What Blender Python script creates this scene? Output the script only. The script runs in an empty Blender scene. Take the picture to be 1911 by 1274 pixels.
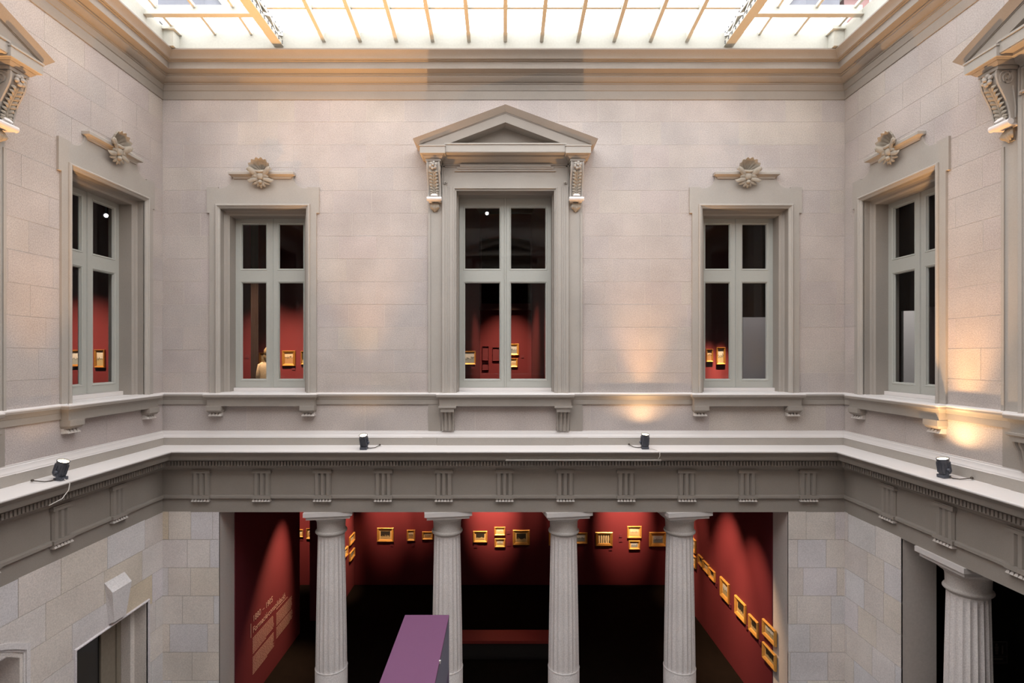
import bpy, bmesh, math, random
from mathutils import Vector, Matrix, Euler
random.seed(7)
PI = math.pi
SC = bpy.context.scene
COL = SC.collection

# ------------------------------------------------------------------ camera, sky, exposure
EYE, CAMD = 6.4, 8.8            # eye height, distance of the eye from the far wall
W, L = 5.632, 8.14              # half width and length of the court
FPX = 994.4                     # focal length in pixels of the 1911 px wide frame
cam_d = bpy.data.cameras.new('camera'); cam = bpy.data.objects.new('camera', cam_d); COL.objects.link(cam)
cam.location = (0, -CAMD, EYE); cam.rotation_euler = (PI/2, 0, 0)
cam_d.sensor_width = 36; cam_d.lens = FPX*36/1911
cam_d.shift_x = 15.5/1911; cam_d.shift_y = 24/1911
cam_d.clip_start = 0.02; cam_d.clip_end = 300
SC.camera = cam

world = bpy.data.worlds.new('world'); SC.world = world; world.use_nodes = True
bg = world.node_tree.nodes['Background']
bg.inputs['Color'].default_value = (1.0, 0.988, 0.992, 1); bg.inputs['Strength'].default_value = 5.9

# sampling guide for the real sky through the roof glass (emits nothing itself)
pd = bpy.data.lights.new('sky_portal', 'AREA'); pd.shape = 'RECTANGLE'; pd.size = 10.6; pd.size_y = 7.5
pd.cycles.is_portal = True
po = bpy.data.objects.new('sky_portal', pd); COL.objects.link(po); po.location = (0, -L/2, 12.05)

SC.view_settings.view_transform = 'Standard'; SC.view_settings.look = 'None'
SC.view_settings.exposure = 0.0; SC.view_settings.gamma = 1.0; SC.view_settings.use_curve_mapping = False

def spot(name, loc, target, power, size=60, blend=0.6, col=(1, .62, .34), radius=.03, parent=None):
    d = bpy.data.lights.new(name, 'SPOT'); d.energy = power; d.spot_size = math.radians(size); d.spot_blend = blend
    d.color = col; d.shadow_soft_size = radius
    o = bpy.data.objects.new(name, d); COL.objects.link(o); o.location = loc
    v = Vector(target) - Vector(loc); o.rotation_euler = v.to_track_quat('-Z', 'Y').to_euler()
    if parent: o.parent = parent
    return o

# ------------------------------------------------------------------ materials
def nodes(m):
    m.use_nodes = True; nt = m.node_tree
    return nt, nt.nodes['Principled BSDF']
def N(nt, t, **kw):
    n = nt.nodes.new(t)
    for k, v in kw.items(): setattr(n, k, v)
    return n
def plain(name, col, rough=.6, metal=0, emit=None, estr=0, spec=.4, grain=0.0, scale=30, bump=0.0):
    m = bpy.data.materials.new(name); nt, b = nodes(m)
    b.inputs['Base Color'].default_value = (*col, 1); b.inputs['Roughness'].default_value = rough; b.inputs['Metallic'].default_value = metal
    b.inputs['Specular IOR Level'].default_value = spec
    if emit: b.inputs['Emission Color'].default_value = (*emit, 1); b.inputs['Emission Strength'].default_value = estr
    if grain or bump:
        tc = N(nt, 'ShaderNodeTexCoord'); no = N(nt, 'ShaderNodeTexNoise'); no.inputs['Scale'].default_value = scale; no.inputs['Detail'].default_value = 6
        nt.links.new(tc.outputs['Object'], no.inputs['Vector'])
        mx = N(nt, 'ShaderNodeMixRGB', blend_type='MULTIPLY'); mx.inputs['Fac'].default_value = 1
        mp = N(nt, 'ShaderNodeMapRange'); mp.inputs['To Min'].default_value = 1-grain; mp.inputs['To Max'].default_value = 1+grain
        mp.inputs['From Min'].default_value = .25; mp.inputs['From Max'].default_value = .75
        nt.links.new(no.outputs['Fac'], mp.inputs['Value']); mx.inputs['Color1'].default_value = (*col, 1)
        nt.links.new(mp.outputs['Result'], mx.inputs['Color2']); nt.links.new(mx.outputs['Color'], b.inputs['Base Color'])
        if bump:
            bp = N(nt, 'ShaderNodeBump'); bp.inputs['Strength'].default_value = bump; bp.inputs['Distance'].default_value = .01
            nt.links.new(no.outputs['Fac'], bp.inputs['Height']); nt.links.new(bp.outputs['Normal'], b.inputs['Normal'])
    return m
def stone(name, stops, speck=.10, patch=.10, fine=85, bump=.25, rough=.85):
    """stone with one tint per block (object random), soft patches and fine speckle"""
    m = bpy.data.materials.new(name); nt, b = nodes(m)
    b.inputs['Roughness'].default_value = rough; b.inputs['Specular IOR Level'].default_value = .2
    oi = N(nt, 'ShaderNodeObjectInfo'); cr = N(nt, 'ShaderNodeValToRGB')
    el = cr.color_ramp.elements
    while len(el) < len(stops): el.new(.5)
    for i, (p, c) in enumerate(stops): el[i].position = p; el[i].color = (*c, 1)
    nt.links.new(oi.outputs['Random'], cr.inputs['Fac'])
    tc = N(nt, 'ShaderNodeTexCoord')
    n1 = N(nt, 'ShaderNodeTexNoise'); n1.inputs['Scale'].default_value = 1.3; n1.inputs['Detail'].default_value = 5
    n2 = N(nt, 'ShaderNodeTexNoise'); n2.inputs['Scale'].default_value = fine; n2.inputs['Detail'].default_value = 3
    src = tc.outputs['Object']
    nt.links.new(src, n1.inputs['Vector']); nt.links.new(src, n2.inputs['Vector'])
    def rng(sock, a):
        mp = N(nt, 'ShaderNodeMapRange'); mp.inputs['From Min'].default_value = .28; mp.inputs['From Max'].default_value = .72
        mp.inputs['To Min'].default_value = 1-a; mp.inputs['To Max'].default_value = 1+a; nt.links.new(sock, mp.inputs['Value']); return mp.outputs['Result']
    x1 = N(nt, 'ShaderNodeMixRGB', blend_type='MULTIPLY'); x1.inputs['Fac'].default_value = 1
    nt.links.new(cr.outputs['Color'], x1.inputs['Color1']); nt.links.new(rng(n1.outputs['Fac'], patch), x1.inputs['Color2'])
    x2 = N(nt, 'ShaderNodeMixRGB', blend_type='MULTIPLY'); x2.inputs['Fac'].default_value = 1
    nt.links.new(x1.outputs['Color'], x2.inputs['Color1']); nt.links.new(rng(n2.outputs['Fac'], speck), x2.inputs['Color2'])
    nt.links.new(x2.outputs['Color'], b.inputs['Base Color'])
    bp = N(nt, 'ShaderNodeBump'); bp.inputs['Strength'].default_value = bump; bp.inputs['Distance'].default_value = .006
    nt.links.new(n2.outputs['Fac'], bp.inputs['Height']); nt.links.new(bp.outputs['Normal'], b.inputs['Normal'])
    return m
def glass(name, refl, tint=(1, 1, 1), transl=0.0):
    m = bpy.data.materials.new(name); m.use_nodes = True; nt = m.node_tree; nt.nodes.clear()
    out = N(nt, 'ShaderNodeOutputMaterial'); tr = N(nt, 'ShaderNodeBsdfTransparent'); tr.inputs['Color'].default_value = (*tint, 1)
    gl = N(nt, 'ShaderNodeBsdfGlossy'); gl.inputs['Roughness'].default_value = .01
    mix = N(nt, 'ShaderNodeMixShader'); base = tr.outputs[0]
    if transl:
        tl = N(nt, 'ShaderNodeBsdfTranslucent'); m2 = N(nt, 'ShaderNodeMixShader'); m2.inputs[0].default_value = transl
        nt.links.new(tr.outputs[0], m2.inputs[1]); nt.links.new(tl.outputs[0], m2.inputs[2]); base = m2.outputs[0]
    lw = N(nt, 'ShaderNodeLayerWeight'); lw.inputs['Blend'].default_value = .5
    pw = N(nt, 'ShaderNodeMath', operation='POWER'); pw.inputs[1].default_value = 5; nt.links.new(lw.outputs['Facing'], pw.inputs[0])
    ma = N(nt, 'ShaderNodeMath', operation='MULTIPLY_ADD'); ma.inputs[1].default_value = .9; ma.inputs[2].default_value = refl; nt.links.new(pw.outputs[0], ma.inputs[0])
    nt.links.new(ma.outputs[0], mix.inputs[0]); nt.links.new(base, mix.inputs[1]); nt.links.new(gl.outputs[0], mix.inputs[2])
    nt.links.new(mix.outputs[0], out.inputs['Surface'])
    return m
def canvas(name, sky, land, dark, horizon=.5, rough=.5):
    """brushy painted picture: lighter upper field, darker lower field, dark strokes; differs per picture"""
    m = bpy.data.materials.new(name); nt, b = nodes(m); b.inputs['Roughness'].default_value = rough
    tc = N(nt, 'ShaderNodeTexCoord'); oi = N(nt, 'ShaderNodeObjectInfo')
    sep = N(nt, 'ShaderNodeSeparateXYZ'); nt.links.new(tc.outputs['Generated'], sep.inputs[0])
    n1 = N(nt, 'ShaderNodeTexNoise', noise_dimensions='4D'); n1.inputs['Scale'].default_value = 5; n1.inputs['Detail'].default_value = 5
    ml = N(nt, 'ShaderNodeMath', operation='MULTIPLY'); ml.inputs[1].default_value = 40; nt.links.new(oi.outputs['Random'], ml.inputs[0])
    nt.links.new(ml.outputs[0], n1.inputs['W']); nt.links.new(tc.outputs['Generated'], n1.inputs['Vector'])
    ad = N(nt, 'ShaderNodeMath', operation='MULTIPLY_ADD'); ad.inputs[1].default_value = .9; ad.inputs[2].default_value = -.45
    nt.links.new(n1.outputs['Fac'], ad.inputs[0])
    su = N(nt, 'ShaderNodeMath', operation='ADD'); nt.links.new(sep.outputs['Z'], su.inputs[0]); nt.links.new(ad.outputs[0], su.inputs[1])
    cr = N(nt, 'ShaderNodeValToRGB'); el = cr.color_ramp.elements
    while len(el) < 5: el.new(.5)
    for i, (p, c) in enumerate([(0, land), (horizon-.14, land), (horizon-.02, dark), (horizon+.08, sky), (1, sky)]): el[i].position = p; el[i].color = (*c, 1)
    nt.links.new(su.outputs[0], cr.inputs['Fac']); nt.links.new(cr.outputs['Color'], b.inputs['Base Color'])
    return m

M = {}
M['upper_stone'] = stone('upper_stone', [(0, (.425, .37, .345)), (.35, (.44, .385, .355)), (.6, (.415, .37, .35)), (.8, (.435, .375, .355)), (1, (.445, .395, .355))], speck=.20, patch=.12, fine=70)
M['lower_stone'] = stone('lower_stone',  [(0, (.64, .58, .55)), (.2, (.72, .66, .61)), (.35, (.66, .63, .64)), (.5, (.70, .65, .665)), (.65, (.69, .62, .55)), (.8, (.72, .67, .65)), (.93, (.67, .65, .66)), (1, (.66, .56, .43))], speck=.14, patch=.12, fine=60)
M['mortar'] = plain('mortar', (.52, .47, .43), .9, grain=.06)
M['trim'] = stone('trim_stone', [(0, (.305, .270, .238)), (1, (.305, .270, .238))], speck=.04, patch=.06, bump=.08, rough=.7)
M['trim2'] = stone('surround_stone', [(0, (.37, .335, .30)), (1, (.37, .335, .30))], speck=.04, patch=.06, bump=.08, rough=.7)
M['carve'] = plain('carved_stone', (.31, .27, .22), .8, grain=.15, scale=25)
M['drops'] = plain('drop_stone_lit', (.55, .50, .46), .75, grain=.06)  # paler than the trim: light caught by the drops is put into the colour
M['column'] = stone('column_stone', [(0, (.70, .65, .63)), (1, (.70, .65, .63))], speck=.16, patch=.10, fine=70, bump=.35)
M['capital'] = stone('capital_stone', [(0, (.52, .48, .45)), (1, (.52, .48, .45))], speck=.12, patch=.10, fine=70, bump=.3)
M['paint'] = plain('window_paint', (.385, .38, .345), .45, grain=.02)
M['sill_white'] = plain('sill_paint', (.64, .60, .58), .5)
M['glass'] = glass('window_glass', .03)
M['frost'] = glass('frosted_glass', .02, (.96, .99, 1), .3)
M['clear'] = glass('roof_glass', .02, (.93, .97, 1))
M['iron'] = plain('painted_iron', (.50, .48, .42), .5, grain=.04)
M['rivet'] = plain('iron_white', (.74, .73, .69), .5, grain=.08, scale=14)
M['roof_wall'] = plain('roof_plaster', (.50, .49, .44), .8, grain=.05)
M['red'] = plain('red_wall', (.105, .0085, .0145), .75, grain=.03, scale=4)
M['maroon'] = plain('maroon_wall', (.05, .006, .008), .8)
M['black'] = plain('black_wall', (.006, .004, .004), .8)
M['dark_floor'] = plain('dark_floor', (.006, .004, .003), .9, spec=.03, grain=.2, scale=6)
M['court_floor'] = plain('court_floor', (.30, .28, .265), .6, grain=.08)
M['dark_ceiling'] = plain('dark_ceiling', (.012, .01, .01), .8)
M['gold'] = plain('gilt_frame', (.50, .26, .06), .42, .3, grain=.15, scale=60)
M['gold_old'] = plain('antique_gilt_frame', (.36, .18, .04), .35, .5, grain=.25, scale=50)
M['mat'] = plain('cream_mount', (.50, .33, .13), .8)
M['c_dark'] = canvas('dark_picture', (0.020, 0.017, 0.013), (0.363, 0.277, 0.132), (0.008, 0.007, 0.007), .42)
M['c_land'] = canvas('landscape_picture', (0.409, 0.409, 0.383), (0.277, 0.238, 0.132), (0.046, 0.059, 0.053), .5)
M['c_sea'] = canvas('sea_picture', (0.409, 0.436, 0.449), (0.198, 0.238, 0.251), (0.066, 0.086, 0.099), .5)
M['c_pale'] = canvas('pale_picture', (0.561, 0.488, 0.330), (0.488, 0.363, 0.185), (0.297, 0.224, 0.132), .45)
M['c_fig'] = canvas('figure_picture', (0.462, 0.363, 0.251), (0.277, 0.165, 0.079), (0.033, 0.033, 0.026), .62)
def trunks(name):
    m = bpy.data.materials.new(name); nt, b = nodes(m); tc = N(nt, 'ShaderNodeTexCoord'); wv = N(nt, 'ShaderNodeTexWave', bands_direction='X')
    wv.inputs['Scale'].default_value = 1.6; wv.inputs['Distortion'].default_value = 3.5; wv.inputs['Detail'].default_value = 3
    mp = N(nt, 'ShaderNodeMapping'); mp.inputs['Scale'].default_value = (1, 1, .35); nt.links.new(tc.outputs['Generated'], mp.inputs[0]); nt.links.new(mp.outputs[0], wv.inputs[0])
    cr = N(nt, 'ShaderNodeValToRGB'); e = cr.color_ramp.elements; e[0].position = .25; e[0].color = (.04, .035, .025, 1); e[1].position = .5; e[1].color = (.62, .48, .26, 1)
    nt.links.new(wv.outputs['Fac'], cr.inputs[0]); nt.links.new(cr.outputs[0], b.inputs['Base Color']); return m
M['c_trunk'] = trunks('tree_trunk_picture')
M['card'] = plain('label_card', (.10, .014, .022), .6)
M['ink'] = plain('wall_lettering', (.40, .25, .22), .7)
M['purple'] = plain('purple_paint', (.135, .050, .112), .6, grain=.02)
M['slate'] = plain('slate_blue_paint', (.17, .17, .23), .6)
M['violet'] = plain('dark_violet_paint', (.10, .06, .13), .6)
M['bench'] = plain('bench_leather', (.17, .022, .018), .5)
M['bench_base'] = plain('bench_base', (.012, .009, .008), .7)
M['lamp'] = plain('lamp_housing', (.085, .09, .11), .45, .2)
M['lens'] = plain('lamp_lens', (1, .9, .7), .3, emit=(1, .80, .50), estr=14)
M['bulb'] = plain('track_lens', (1, .9, .8), .3, emit=(1, .93, .82), estr=22)
M['wire'] = plain('white_cable', (.60, .56, .52), .6)
M['wire_dark'] = plain('dark_cable', (.06, .045, .035), .6)
M['white_board'] = plain('white_board', (.55, .53, .53), .7)
M['drape'] = plain('brown_drape', (.028, .015, .014), .9)
M['door_wood'] = plain('door_wood', (.26, .22, .17), .5, grain=.1, scale=20)
M['dark_glass'] = plain('dark_glass', (.018, .016, .015), .12, spec=.5)
M['skin'] = plain('skin', (.52, .32, .24), .6)
M['coat'] = plain('beige_coat', (.52, .44, .32), .9, grain=.15, scale=40, bump=.3)
M['hair'] = plain('blond_hair', (.34, .25, .14), .6, grain=.3, scale=80)
M['trouser'] = plain('dark_trousers', (.03, .03, .035), .8)
M['facade'] = plain('lilac_facade', (.10, .10, .115), .8, grain=.1, scale=2)
M['facade_red'] = plain('brick_red_facade', (.16, .09, .085), .8, grain=.1, scale=2)
M['sign'] = plain('sign_board', (.03, .02, .022), .5)
M['sign_ink'] = plain('sign_ink', (.16, .13, .12), .6)

# ------------------------------------------------------------------ mesh builder; local axes: x along the wall, -y (= p) out of the wall, z up
class MB:
    def __init__(s): s.v = []; s.f = []
    def add(s, vs, fs):
        o = len(s.v); s.v += [tuple(v) for v in vs]; s.f += [tuple(i+o for i in f) for f in fs]; return s
    def box(s, x0, x1, y0, y1, z0, z1):
        return s.add([(x0, y0, z0), (x1, y0, z0), (x1, y1, z0), (x0, y1, z0), (x0, y0, z1), (x1, y0, z1), (x1, y1, z1), (x0, y1, z1)],
                     [(0, 3, 2, 1), (4, 5, 6, 7), (0, 1, 5, 4), (1, 2, 6, 5), (2, 3, 7, 6), (3, 0, 4, 7)])
    def pbox(s, u0, u1, p0, p1, z0, z1): return s.box(u0, u1, -p1, -p0, z0, z1)
    def taper(s, x0, x1, y0, y1, z0, X0, X1, Y0, Y1, z1):
        return s.add([(x0, y0, z0), (x1, y0, z0), (x1, y1, z0), (x0, y1, z0), (X0, Y0, z1), (X1, Y0, z1), (X1, Y1, z1), (X0, Y1, z1)],
                     [(0, 3, 2, 1), (4, 5, 6, 7), (0, 1, 5, 4), (1, 2, 6, 5), (2, 3, 7, 6), (3, 0, 4, 7)])
    def prism(s, poly, a, b, axis='y', mapf=None):
        """poly in the plane normal to axis, extruded from a to b"""
        f = {'y': lambda q, t: (q[0], t, q[1]), 'x': lambda q, t: (t, q[0], q[1]), 'z': lambda q, t: (q[0], q[1], t)}[axis]
        n = len(poly); vs = [f(q, a) for q in poly] + [f(q, b) for q in poly]
        fs = [tuple(range(n)), tuple(range(2*n-1, n-1, -1))] + [(i, (i+1) % n, n+(i+1) % n, n+i) for i in range(n)]
        return s.add(vs, fs)
    def rings(s, rings, closed=False, caps=True):
        """list of equal-length vertex rings joined into a skin"""
        n = len(rings[0]); o = []
        for r in rings: o += r
        fs = []; m = len(rings)
        for k in range(m if closed else m-1):
            k2 = (k+1) % m
            fs += [(k*n+i, k*n+(i+1) % n, k2*n+(i+1) % n, k2*n+i) for i in range(n)]
        if caps and not closed: fs += [tuple(range(n)), tuple(range((m-1)*n+n-1, (m-1)*n-1, -1))]
        return s.add(o, fs)
    def lathe(s, prof, n=32, c=(0, 0, 0)):
        return s.rings([[(c[0]+r*math.cos(2*PI*i/n), c[1]+r*math.sin(2*PI*i/n), c[2]+z) for i in range(n)] for r, z in prof])
    def tube(s, pts, r, n=8, flat=None):
        pts = [Vector(p) for p in pts]; m = len(pts); rs = r if isinstance(r, (list, tuple)) else [r]*m; R = []
        for i, p in enumerate(pts):
            t = (pts[min(i+1, m-1)] - pts[max(i-1, 0)]).normalized()
            ref = Vector((0, -1, 0)) if abs(t.y) < .9 else Vector((0, 0, 1))
            a = t.cross(ref).normalized(); b = a.cross(t).normalized(); fl = flat if flat else 1
            R.append([tuple(p + a*rs[i]*math.cos(2*PI*k/n) + b*rs[i]*fl*math.sin(2*PI*k/n)) for k in range(n)])
        return s.rings(R)
    def leaf(s, pts, w, t=.35, n=6):
        """carved leaf: flattened pointed tube through pts"""
        m = 7; P = [Vector(p) for p in pts]; Q = []
        for i in range(m):
            x = i/(m-1)*(len(P)-1); k = min(int(x), len(P)-2); Q.append(P[k].lerp(P[k+1], x-k))
        rs = [w*(.25+.75*math.sin(PI*min(1, .18+.82*i/(m-1)))) if i < m-1 else w*.06 for i in range(m)]
        return s.tube(Q, rs, n, t)
    def ball(s, c, r, n=10, sq=(1, 1, 1)):
        R = []
        for j in range(1, n//2+1):
            a = PI*j/(n//2+1)
            R.append([(c[0]+sq[0]*r*math.sin(a)*math.cos(2*PI*i/n), c[1]+sq[1]*r*math.sin(a)*math.sin(2*PI*i/n), c[2]+sq[2]*r*math.cos(a)) for i in range(n)])
        return s.rings(R)
    def room_sweep(s, prof):
        """closed profile (p,z) carried round the four walls of the court with mitred corners"""
        R = []
        for cx, cy in ((-1, 0), (1, 0), (1, -1), (-1, -1)):
            R.append([(cx*(W-p), (-p if cy == 0 else -(L-p)), z) for p, z in prof])
        return s.rings(R, closed=True)
    def opening_sweep(s, prof, half, z0, z1):
        """closed profile (d outwards from the opening edge, p) up one jamb, over the head, down the other"""
        R = [[(-half-d, -p, z0) for d, p in prof], [(-half-d, -p, z1+d) for d, p in prof],
             [(half+d, -p, z1+d) for d, p in prof], [(half+d, -p, z0) for d, p in prof]]
        return s.rings(R)
    def frame_sweep(s, prof, hw, hh, cz=0):
        R = [[(a*(hw+d), -p, cz+b*(hh+d)) for d, p in prof] for a, b in ((-1, -1), (-1, 1), (1, 1), (1, -1))]
        return s.rings(R, closed=True)
    def return_sweep(s, prof, hb, back=0.0):
        """profile (p,z) across the front with mitred returns back to the wall"""
        R = [[(-(hb+p), back, z) for p, z in prof], [(-(hb+p), -p, z) for p, z in prof], [((hb+p), -p, z) for p, z in prof], [((hb+p), back, z) for p, z in prof]]
        return s.rings(R)
    def build(s, name, mat, parent=None, smooth=None, loc=None, kind=None):
        me = bpy.data.meshes.new(name); me.from_pydata(s.v, [], s.f)
        b = bmesh.new(); b.from_mesh(me); bmesh.ops.recalc_face_normals(b, faces=b.faces); b.to_mesh(me); b.free()
        if smooth:
            for p in me.polygons: p.use_smooth = True
            me.set_sharp_from_angle(angle=math.radians(smooth))
        me.materials.append(M[mat] if isinstance(mat, str) else mat)
        o = bpy.data.objects.new(name, me); COL.objects.link(o)
        if parent: o.parent = parent
        if loc: o.location = loc
        if kind: o['kind'] = kind
        return o

def empty(name, loc=(0, 0, 0), rz=0, kind=None):
    o = bpy.data.objects.new(name, None); COL.objects.link(o); o.location = loc; o.rotation_euler = (0, 0, rz); o.empty_display_size = .1
    if kind: o['kind'] = kind
    return o
def tag(o, label, cat, group=None):
    o['label'] = label; o['category'] = cat
    if group: o['group'] = group
    return o
def copy_tree(o, parent=None, name=None):
    c = o.copy(); COL.objects.link(c)
    if name: c.name = name
    if parent: c.parent = parent
    for ch in list(o.children): copy_tree(ch, c)
    return c
# wall frames: point (u along wall as seen from inside, left to right) -> world
WALLS = {'back': ((0, 0), 0), 'left': ((-W, 0), PI/2), 'right': ((W, 0), -PI/2), 'front': ((0, -L), PI)}
def on_wall(side, u):
    (x, y), r = WALLS[side]
    return (x + u*math.cos(r), y + u*math.sin(r), 0), r

# ------------------------------------------------------------------ walls of the court, stone by stone
SH, CH = (.713, 5.74, 8.806), (.810, 5.74, 9.096)     # half width, foot and head of side and middle window openings
def rect_minus(r, holes):
    out = [r]
    for h in holes:
        nx = []
        for a in out:
            x0, x1, z0, z1 = a
            if h[0] >= x1 or h[1] <= x0 or h[2] >= z1 or h[3] <= z0: nx.append(a); continue
            if h[0] > x0: nx.append((x0, h[0], z0, z1))
            if h[1] < x1: nx.append((h[1], x1, z0, z1))
            m0, m1 = max(x0, h[0]), min(x1, h[1])
            if h[2] > z0: nx.append((m0, m1, z0, h[2]))
            if h[3] < z1: nx.append((m0, m1, h[3], z1))
        out = nx
    return [a for a in out if a[1]-a[0] > .012 and a[3]-a[2] > .012]
def make_wall(name, side, u0, u1, holes, ext=0.0, blocks=True, low_len=.9):
    loc, r = on_wall(side, 0)
    mb = MB()
    for a in rect_minus((u0-ext, u1+ext, 0, 11.22), holes): mb.box(a[0], a[1], .0022, .5, a[2], a[3])
    w = mb.build(name, 'mortar', kind='structure'); w.location = loc; w.rotation_euler = (0, 0, r)
    if not blocks: return w
    J = .0026
    def course(z0, z1, ln, off, mat):
        x = u0 - off
        while x < u1:
            l = ln*random.uniform(.94, 1.06) if mat == 'upper_stone' else ln*random.uniform(.65, 1.3)
            a, b = max(x, u0), min(x+l, u1); x += l
            if u1-x < .12: b = u1; x = u1
            if b-a < .03: continue
            j = J*(1.5 if mat == 'lower_stone' else 1); rs = rect_minus((a+j, b-j, z0+j, z1-j), holes)
            if not rs: continue
            bm = MB(); pr = random.uniform(-.0008, .0008)
            for q in rs: bm.box(q[0], q[1], pr - (.004 if mat == 'lower_stone' else 0), .02, q[2], q[3])
            bm.build('stone_block', mat, w)
    z = 10.61; i = 0
    while z > 5.77:
        z0 = max(z-.3762, 5.76); course(z0, z, .63, (0 if i % 2 else .315), 'upper_stone'); z -= .3762; i += 1
    course(5.13, 5.60, 1.9, .6, 'upper_stone')
    z = 3.81; i = 0
    while z > .05:
        course(max(z-.465, 0), z, low_len, (low_len*.25 if i % 2 else low_len*.6), 'lower_stone'); z -= .465; i += 1
    return w
def hole(c, h): return (c-h[0], c+h[0], h[1], h[2])
BU = (-3.965, .027, 3.985)                         # window axes on the far wall
PIER = 4.70
make_wall('wall_back', 'back', -W, W, [hole(BU[0], SH), hole(BU[1], CH), hole(BU[2], SH), (-PIER, PIER, 0, 3.80)], ext=.5, low_len=.5)
YS, YC = 1.165, 4.07
DOOR = (-1.09, .705, 2.50); NICHE = (-3.49, 1.0, 2.98, .31)
make_wall('wall_left', 'left', -L, 0, [hole(-YS, SH), hole(-YC, CH), hole(-(L-YS), SH), (DOOR[0]-DOOR[1]-.006, DOOR[0]+DOOR[1]+.006, 0, DOOR[2]+.006),
          (NICHE[0]-NICHE[1]+.03, NICHE[0]+NICHE[1]-.03, .8, NICHE[2])])
make_wall('wall_right', 'right', 0, L, [hole(YS, SH), hole(YC, CH), hole(L-YS, SH), (1.25, L-1.25, 0, 3.80)], low_len=.55)
make_wall('wall_front', 'front', -W, W, [hole(-BU[0], SH), hole(-BU[1], CH), hole(-BU[2], SH)], ext=.5, blocks=False)

# ------------------------------------------------------------------ continuous mouldings round the court
cornice = MB().room_sweep([(-.05, 10.60), (.012, 10.60), (.016, 10.612), (.016, 10.735), (.028, 10.745), (.034, 10.775), (.05, 10.80), (.052, 10.825),
    (.066, 10.83), (.066, 10.843), (.085, 10.848), (.10, 10.86), (.135, 10.885), (.15, 10.91), (.15, 10.925), (.168, 10.932), (.168, 10.95), (.255, 10.972),
    (.262, 10.978), (.262, 11.085), (.29, 11.09), (.29, 11.10), (.322, 11.104), (.33, 11.125), (.352, 11.16), (.387, 11.188), (.402, 11.205), (.402, 11.225),
    (.36, 11.236), (-.05, 11.24)]).build('trim_1', 'trim', smooth=30, kind='structure')
course = MB().room_sweep([(-.03, 5.577), (.022, 5.577), (.022, 5.655), (.028, 5.66), (.034, 5.685), (.052, 5.71), (.056, 5.716), (.056, 5.752), (.05, 5.76), (.0, 5.772), (-.03, 5.772)]
    ).build('trim_2', 'trim', smooth=30, kind='structure')
MB().room_sweep([(-.02, 5.735), (.05, 5.735), (.058, 5.738), (.059, 5.754), (.052, 5.763), (-.02, 5.775)]).build('course_capping', 'sill_white', course, smooth=30)
plinth = MB().room_sweep([(-.03, 4.87), (.05, 4.87), (.05, 5.034), (.043, 5.04), (.043, 5.05), (.036, 5.065), (.02, 5.09), (.017, 5.115), (.01, 5.122), (.01, 5.138), (-.03, 5.142)])
plinth = plinth.build('baseboard_court', 'trim2', smooth=30, kind='structure')
MB().room_sweep([(-.02, 5.03), (.053, 5.03), (.053, 5.037), (.046, 5.043), (.046, 5.052), (.039, 5.067), (.023, 5.092), (.020, 5.117), (.013, 5.124), (.013, 5.140), (-.02, 5.145)]).build('plinth_moulding', 'sill_white', plinth, smooth=30)
entab = MB().room_sweep([(-.03, 3.797), (.004, 3.797), (.004, 4.030), (.045, 4.034), (.045, 4.072), (.03, 4.082), (.004, 4.086), (.004, 4.50), (.03, 4.506), (.04, 4.53), (.075, 4.55), (.085, 4.575),
    (.10, 4.578), (.10, 4.59), (.12, 4.593), (.12, 4.672), (.20, 4.678), (.20, 4.70), (.275, 4.706), (.285, 4.712), (.298, 4.74), (.305, 4.785), (.318, 4.79), (.335, 4.815), (.368, 4.832), (.375, 4.838), (.375, 4.858),
    (.36, 4.866), (.04, 4.905), (-.03, 4.905)]).build('trim_3', 'trim', smooth=30, kind='structure')
MB().room_sweep([(-.02, 4.895), (-.02, 4.911), (.05, 4.911), (.36, 4.873), (.374, 4.868), (.380, 4.860), (.380, 4.848), (.374, 4.843), (.33, 4.86), (.05, 4.895)]).build('ledge_capping', 'sill_white', entab, smooth=30)
# dentil course: 5 px teeth, one joined part
dn = MB()
for side, n0, n1 in (('back', -W+.2, W-.2), ('left', -L+.2, -.2), ('right', .2, L-.2)):
    loc, r = on_wall(side, 0); k = int((n1-n0)/.0505)
    for i in range(k):
        u = n0 + (i+.5)*(n1-n0)/k; c, s_ = math.cos(r), math.sin(r); h = .0155
        vs = [(loc[0]+x*c-y*s_, loc[1]+x*s_+y*c, z) for z in (4.598, 4.668) for x, y in ((u-h, -.185), (u+h, -.185), (u+h, -.11), (u-h, -.11))]
        dn.add(vs, [(0, 3, 2, 1), (4, 5, 6, 7), (0, 1, 5, 4), (1, 2, 6, 5), (2, 3, 7, 6), (3, 0, 4, 7)])
dn.build('dentil', 'trim', entab, kind='stuff')

# triglyphs
def make_triglyph():
    g = .018; xs = [-.135, -.117, -.068, -.045, -.022, .022, .045, .068, .117, .135]; ps = [.02, .048, .048, .010, .048, .048, .010, .048, .048, .02]
    poly = [(x, -p) for x, p in zip(xs, ps)] + [(.135, 0), (-.135, 0)]
    t = MB().prism(poly, 4.084, 4.452, 'z'); t.pbox(-.155, .155, 0, .062, 4.447, 4.485); t.pbox(-.148, .148, 0, .054, 4.485, 4.505)
    o = t.build('triglyph', 'trim')
    MB().pbox(-.157, .157, 0, .072, 4.032, 4.082).build('regula', 'trim', o)
    gm = MB()
    for i in range(6):
        c = -.125+.05*i; gm.taper(c-.022, c+.022, -.070, -.004, 3.985, c-.012, c+.012, -.046, -.004, 4.034)
    gm.build('guttae', 'drops', o)
    return o
tri0 = make_triglyph(); tri0.parent = entab; first = True
spots_t = [('back', .0155+.9991*i) for i in range(-5, 6)] + [('left', -1.05-.9991*i) for i in range(7)] + [('right', 1.035+.9991*i) for i in range(7)]
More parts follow.
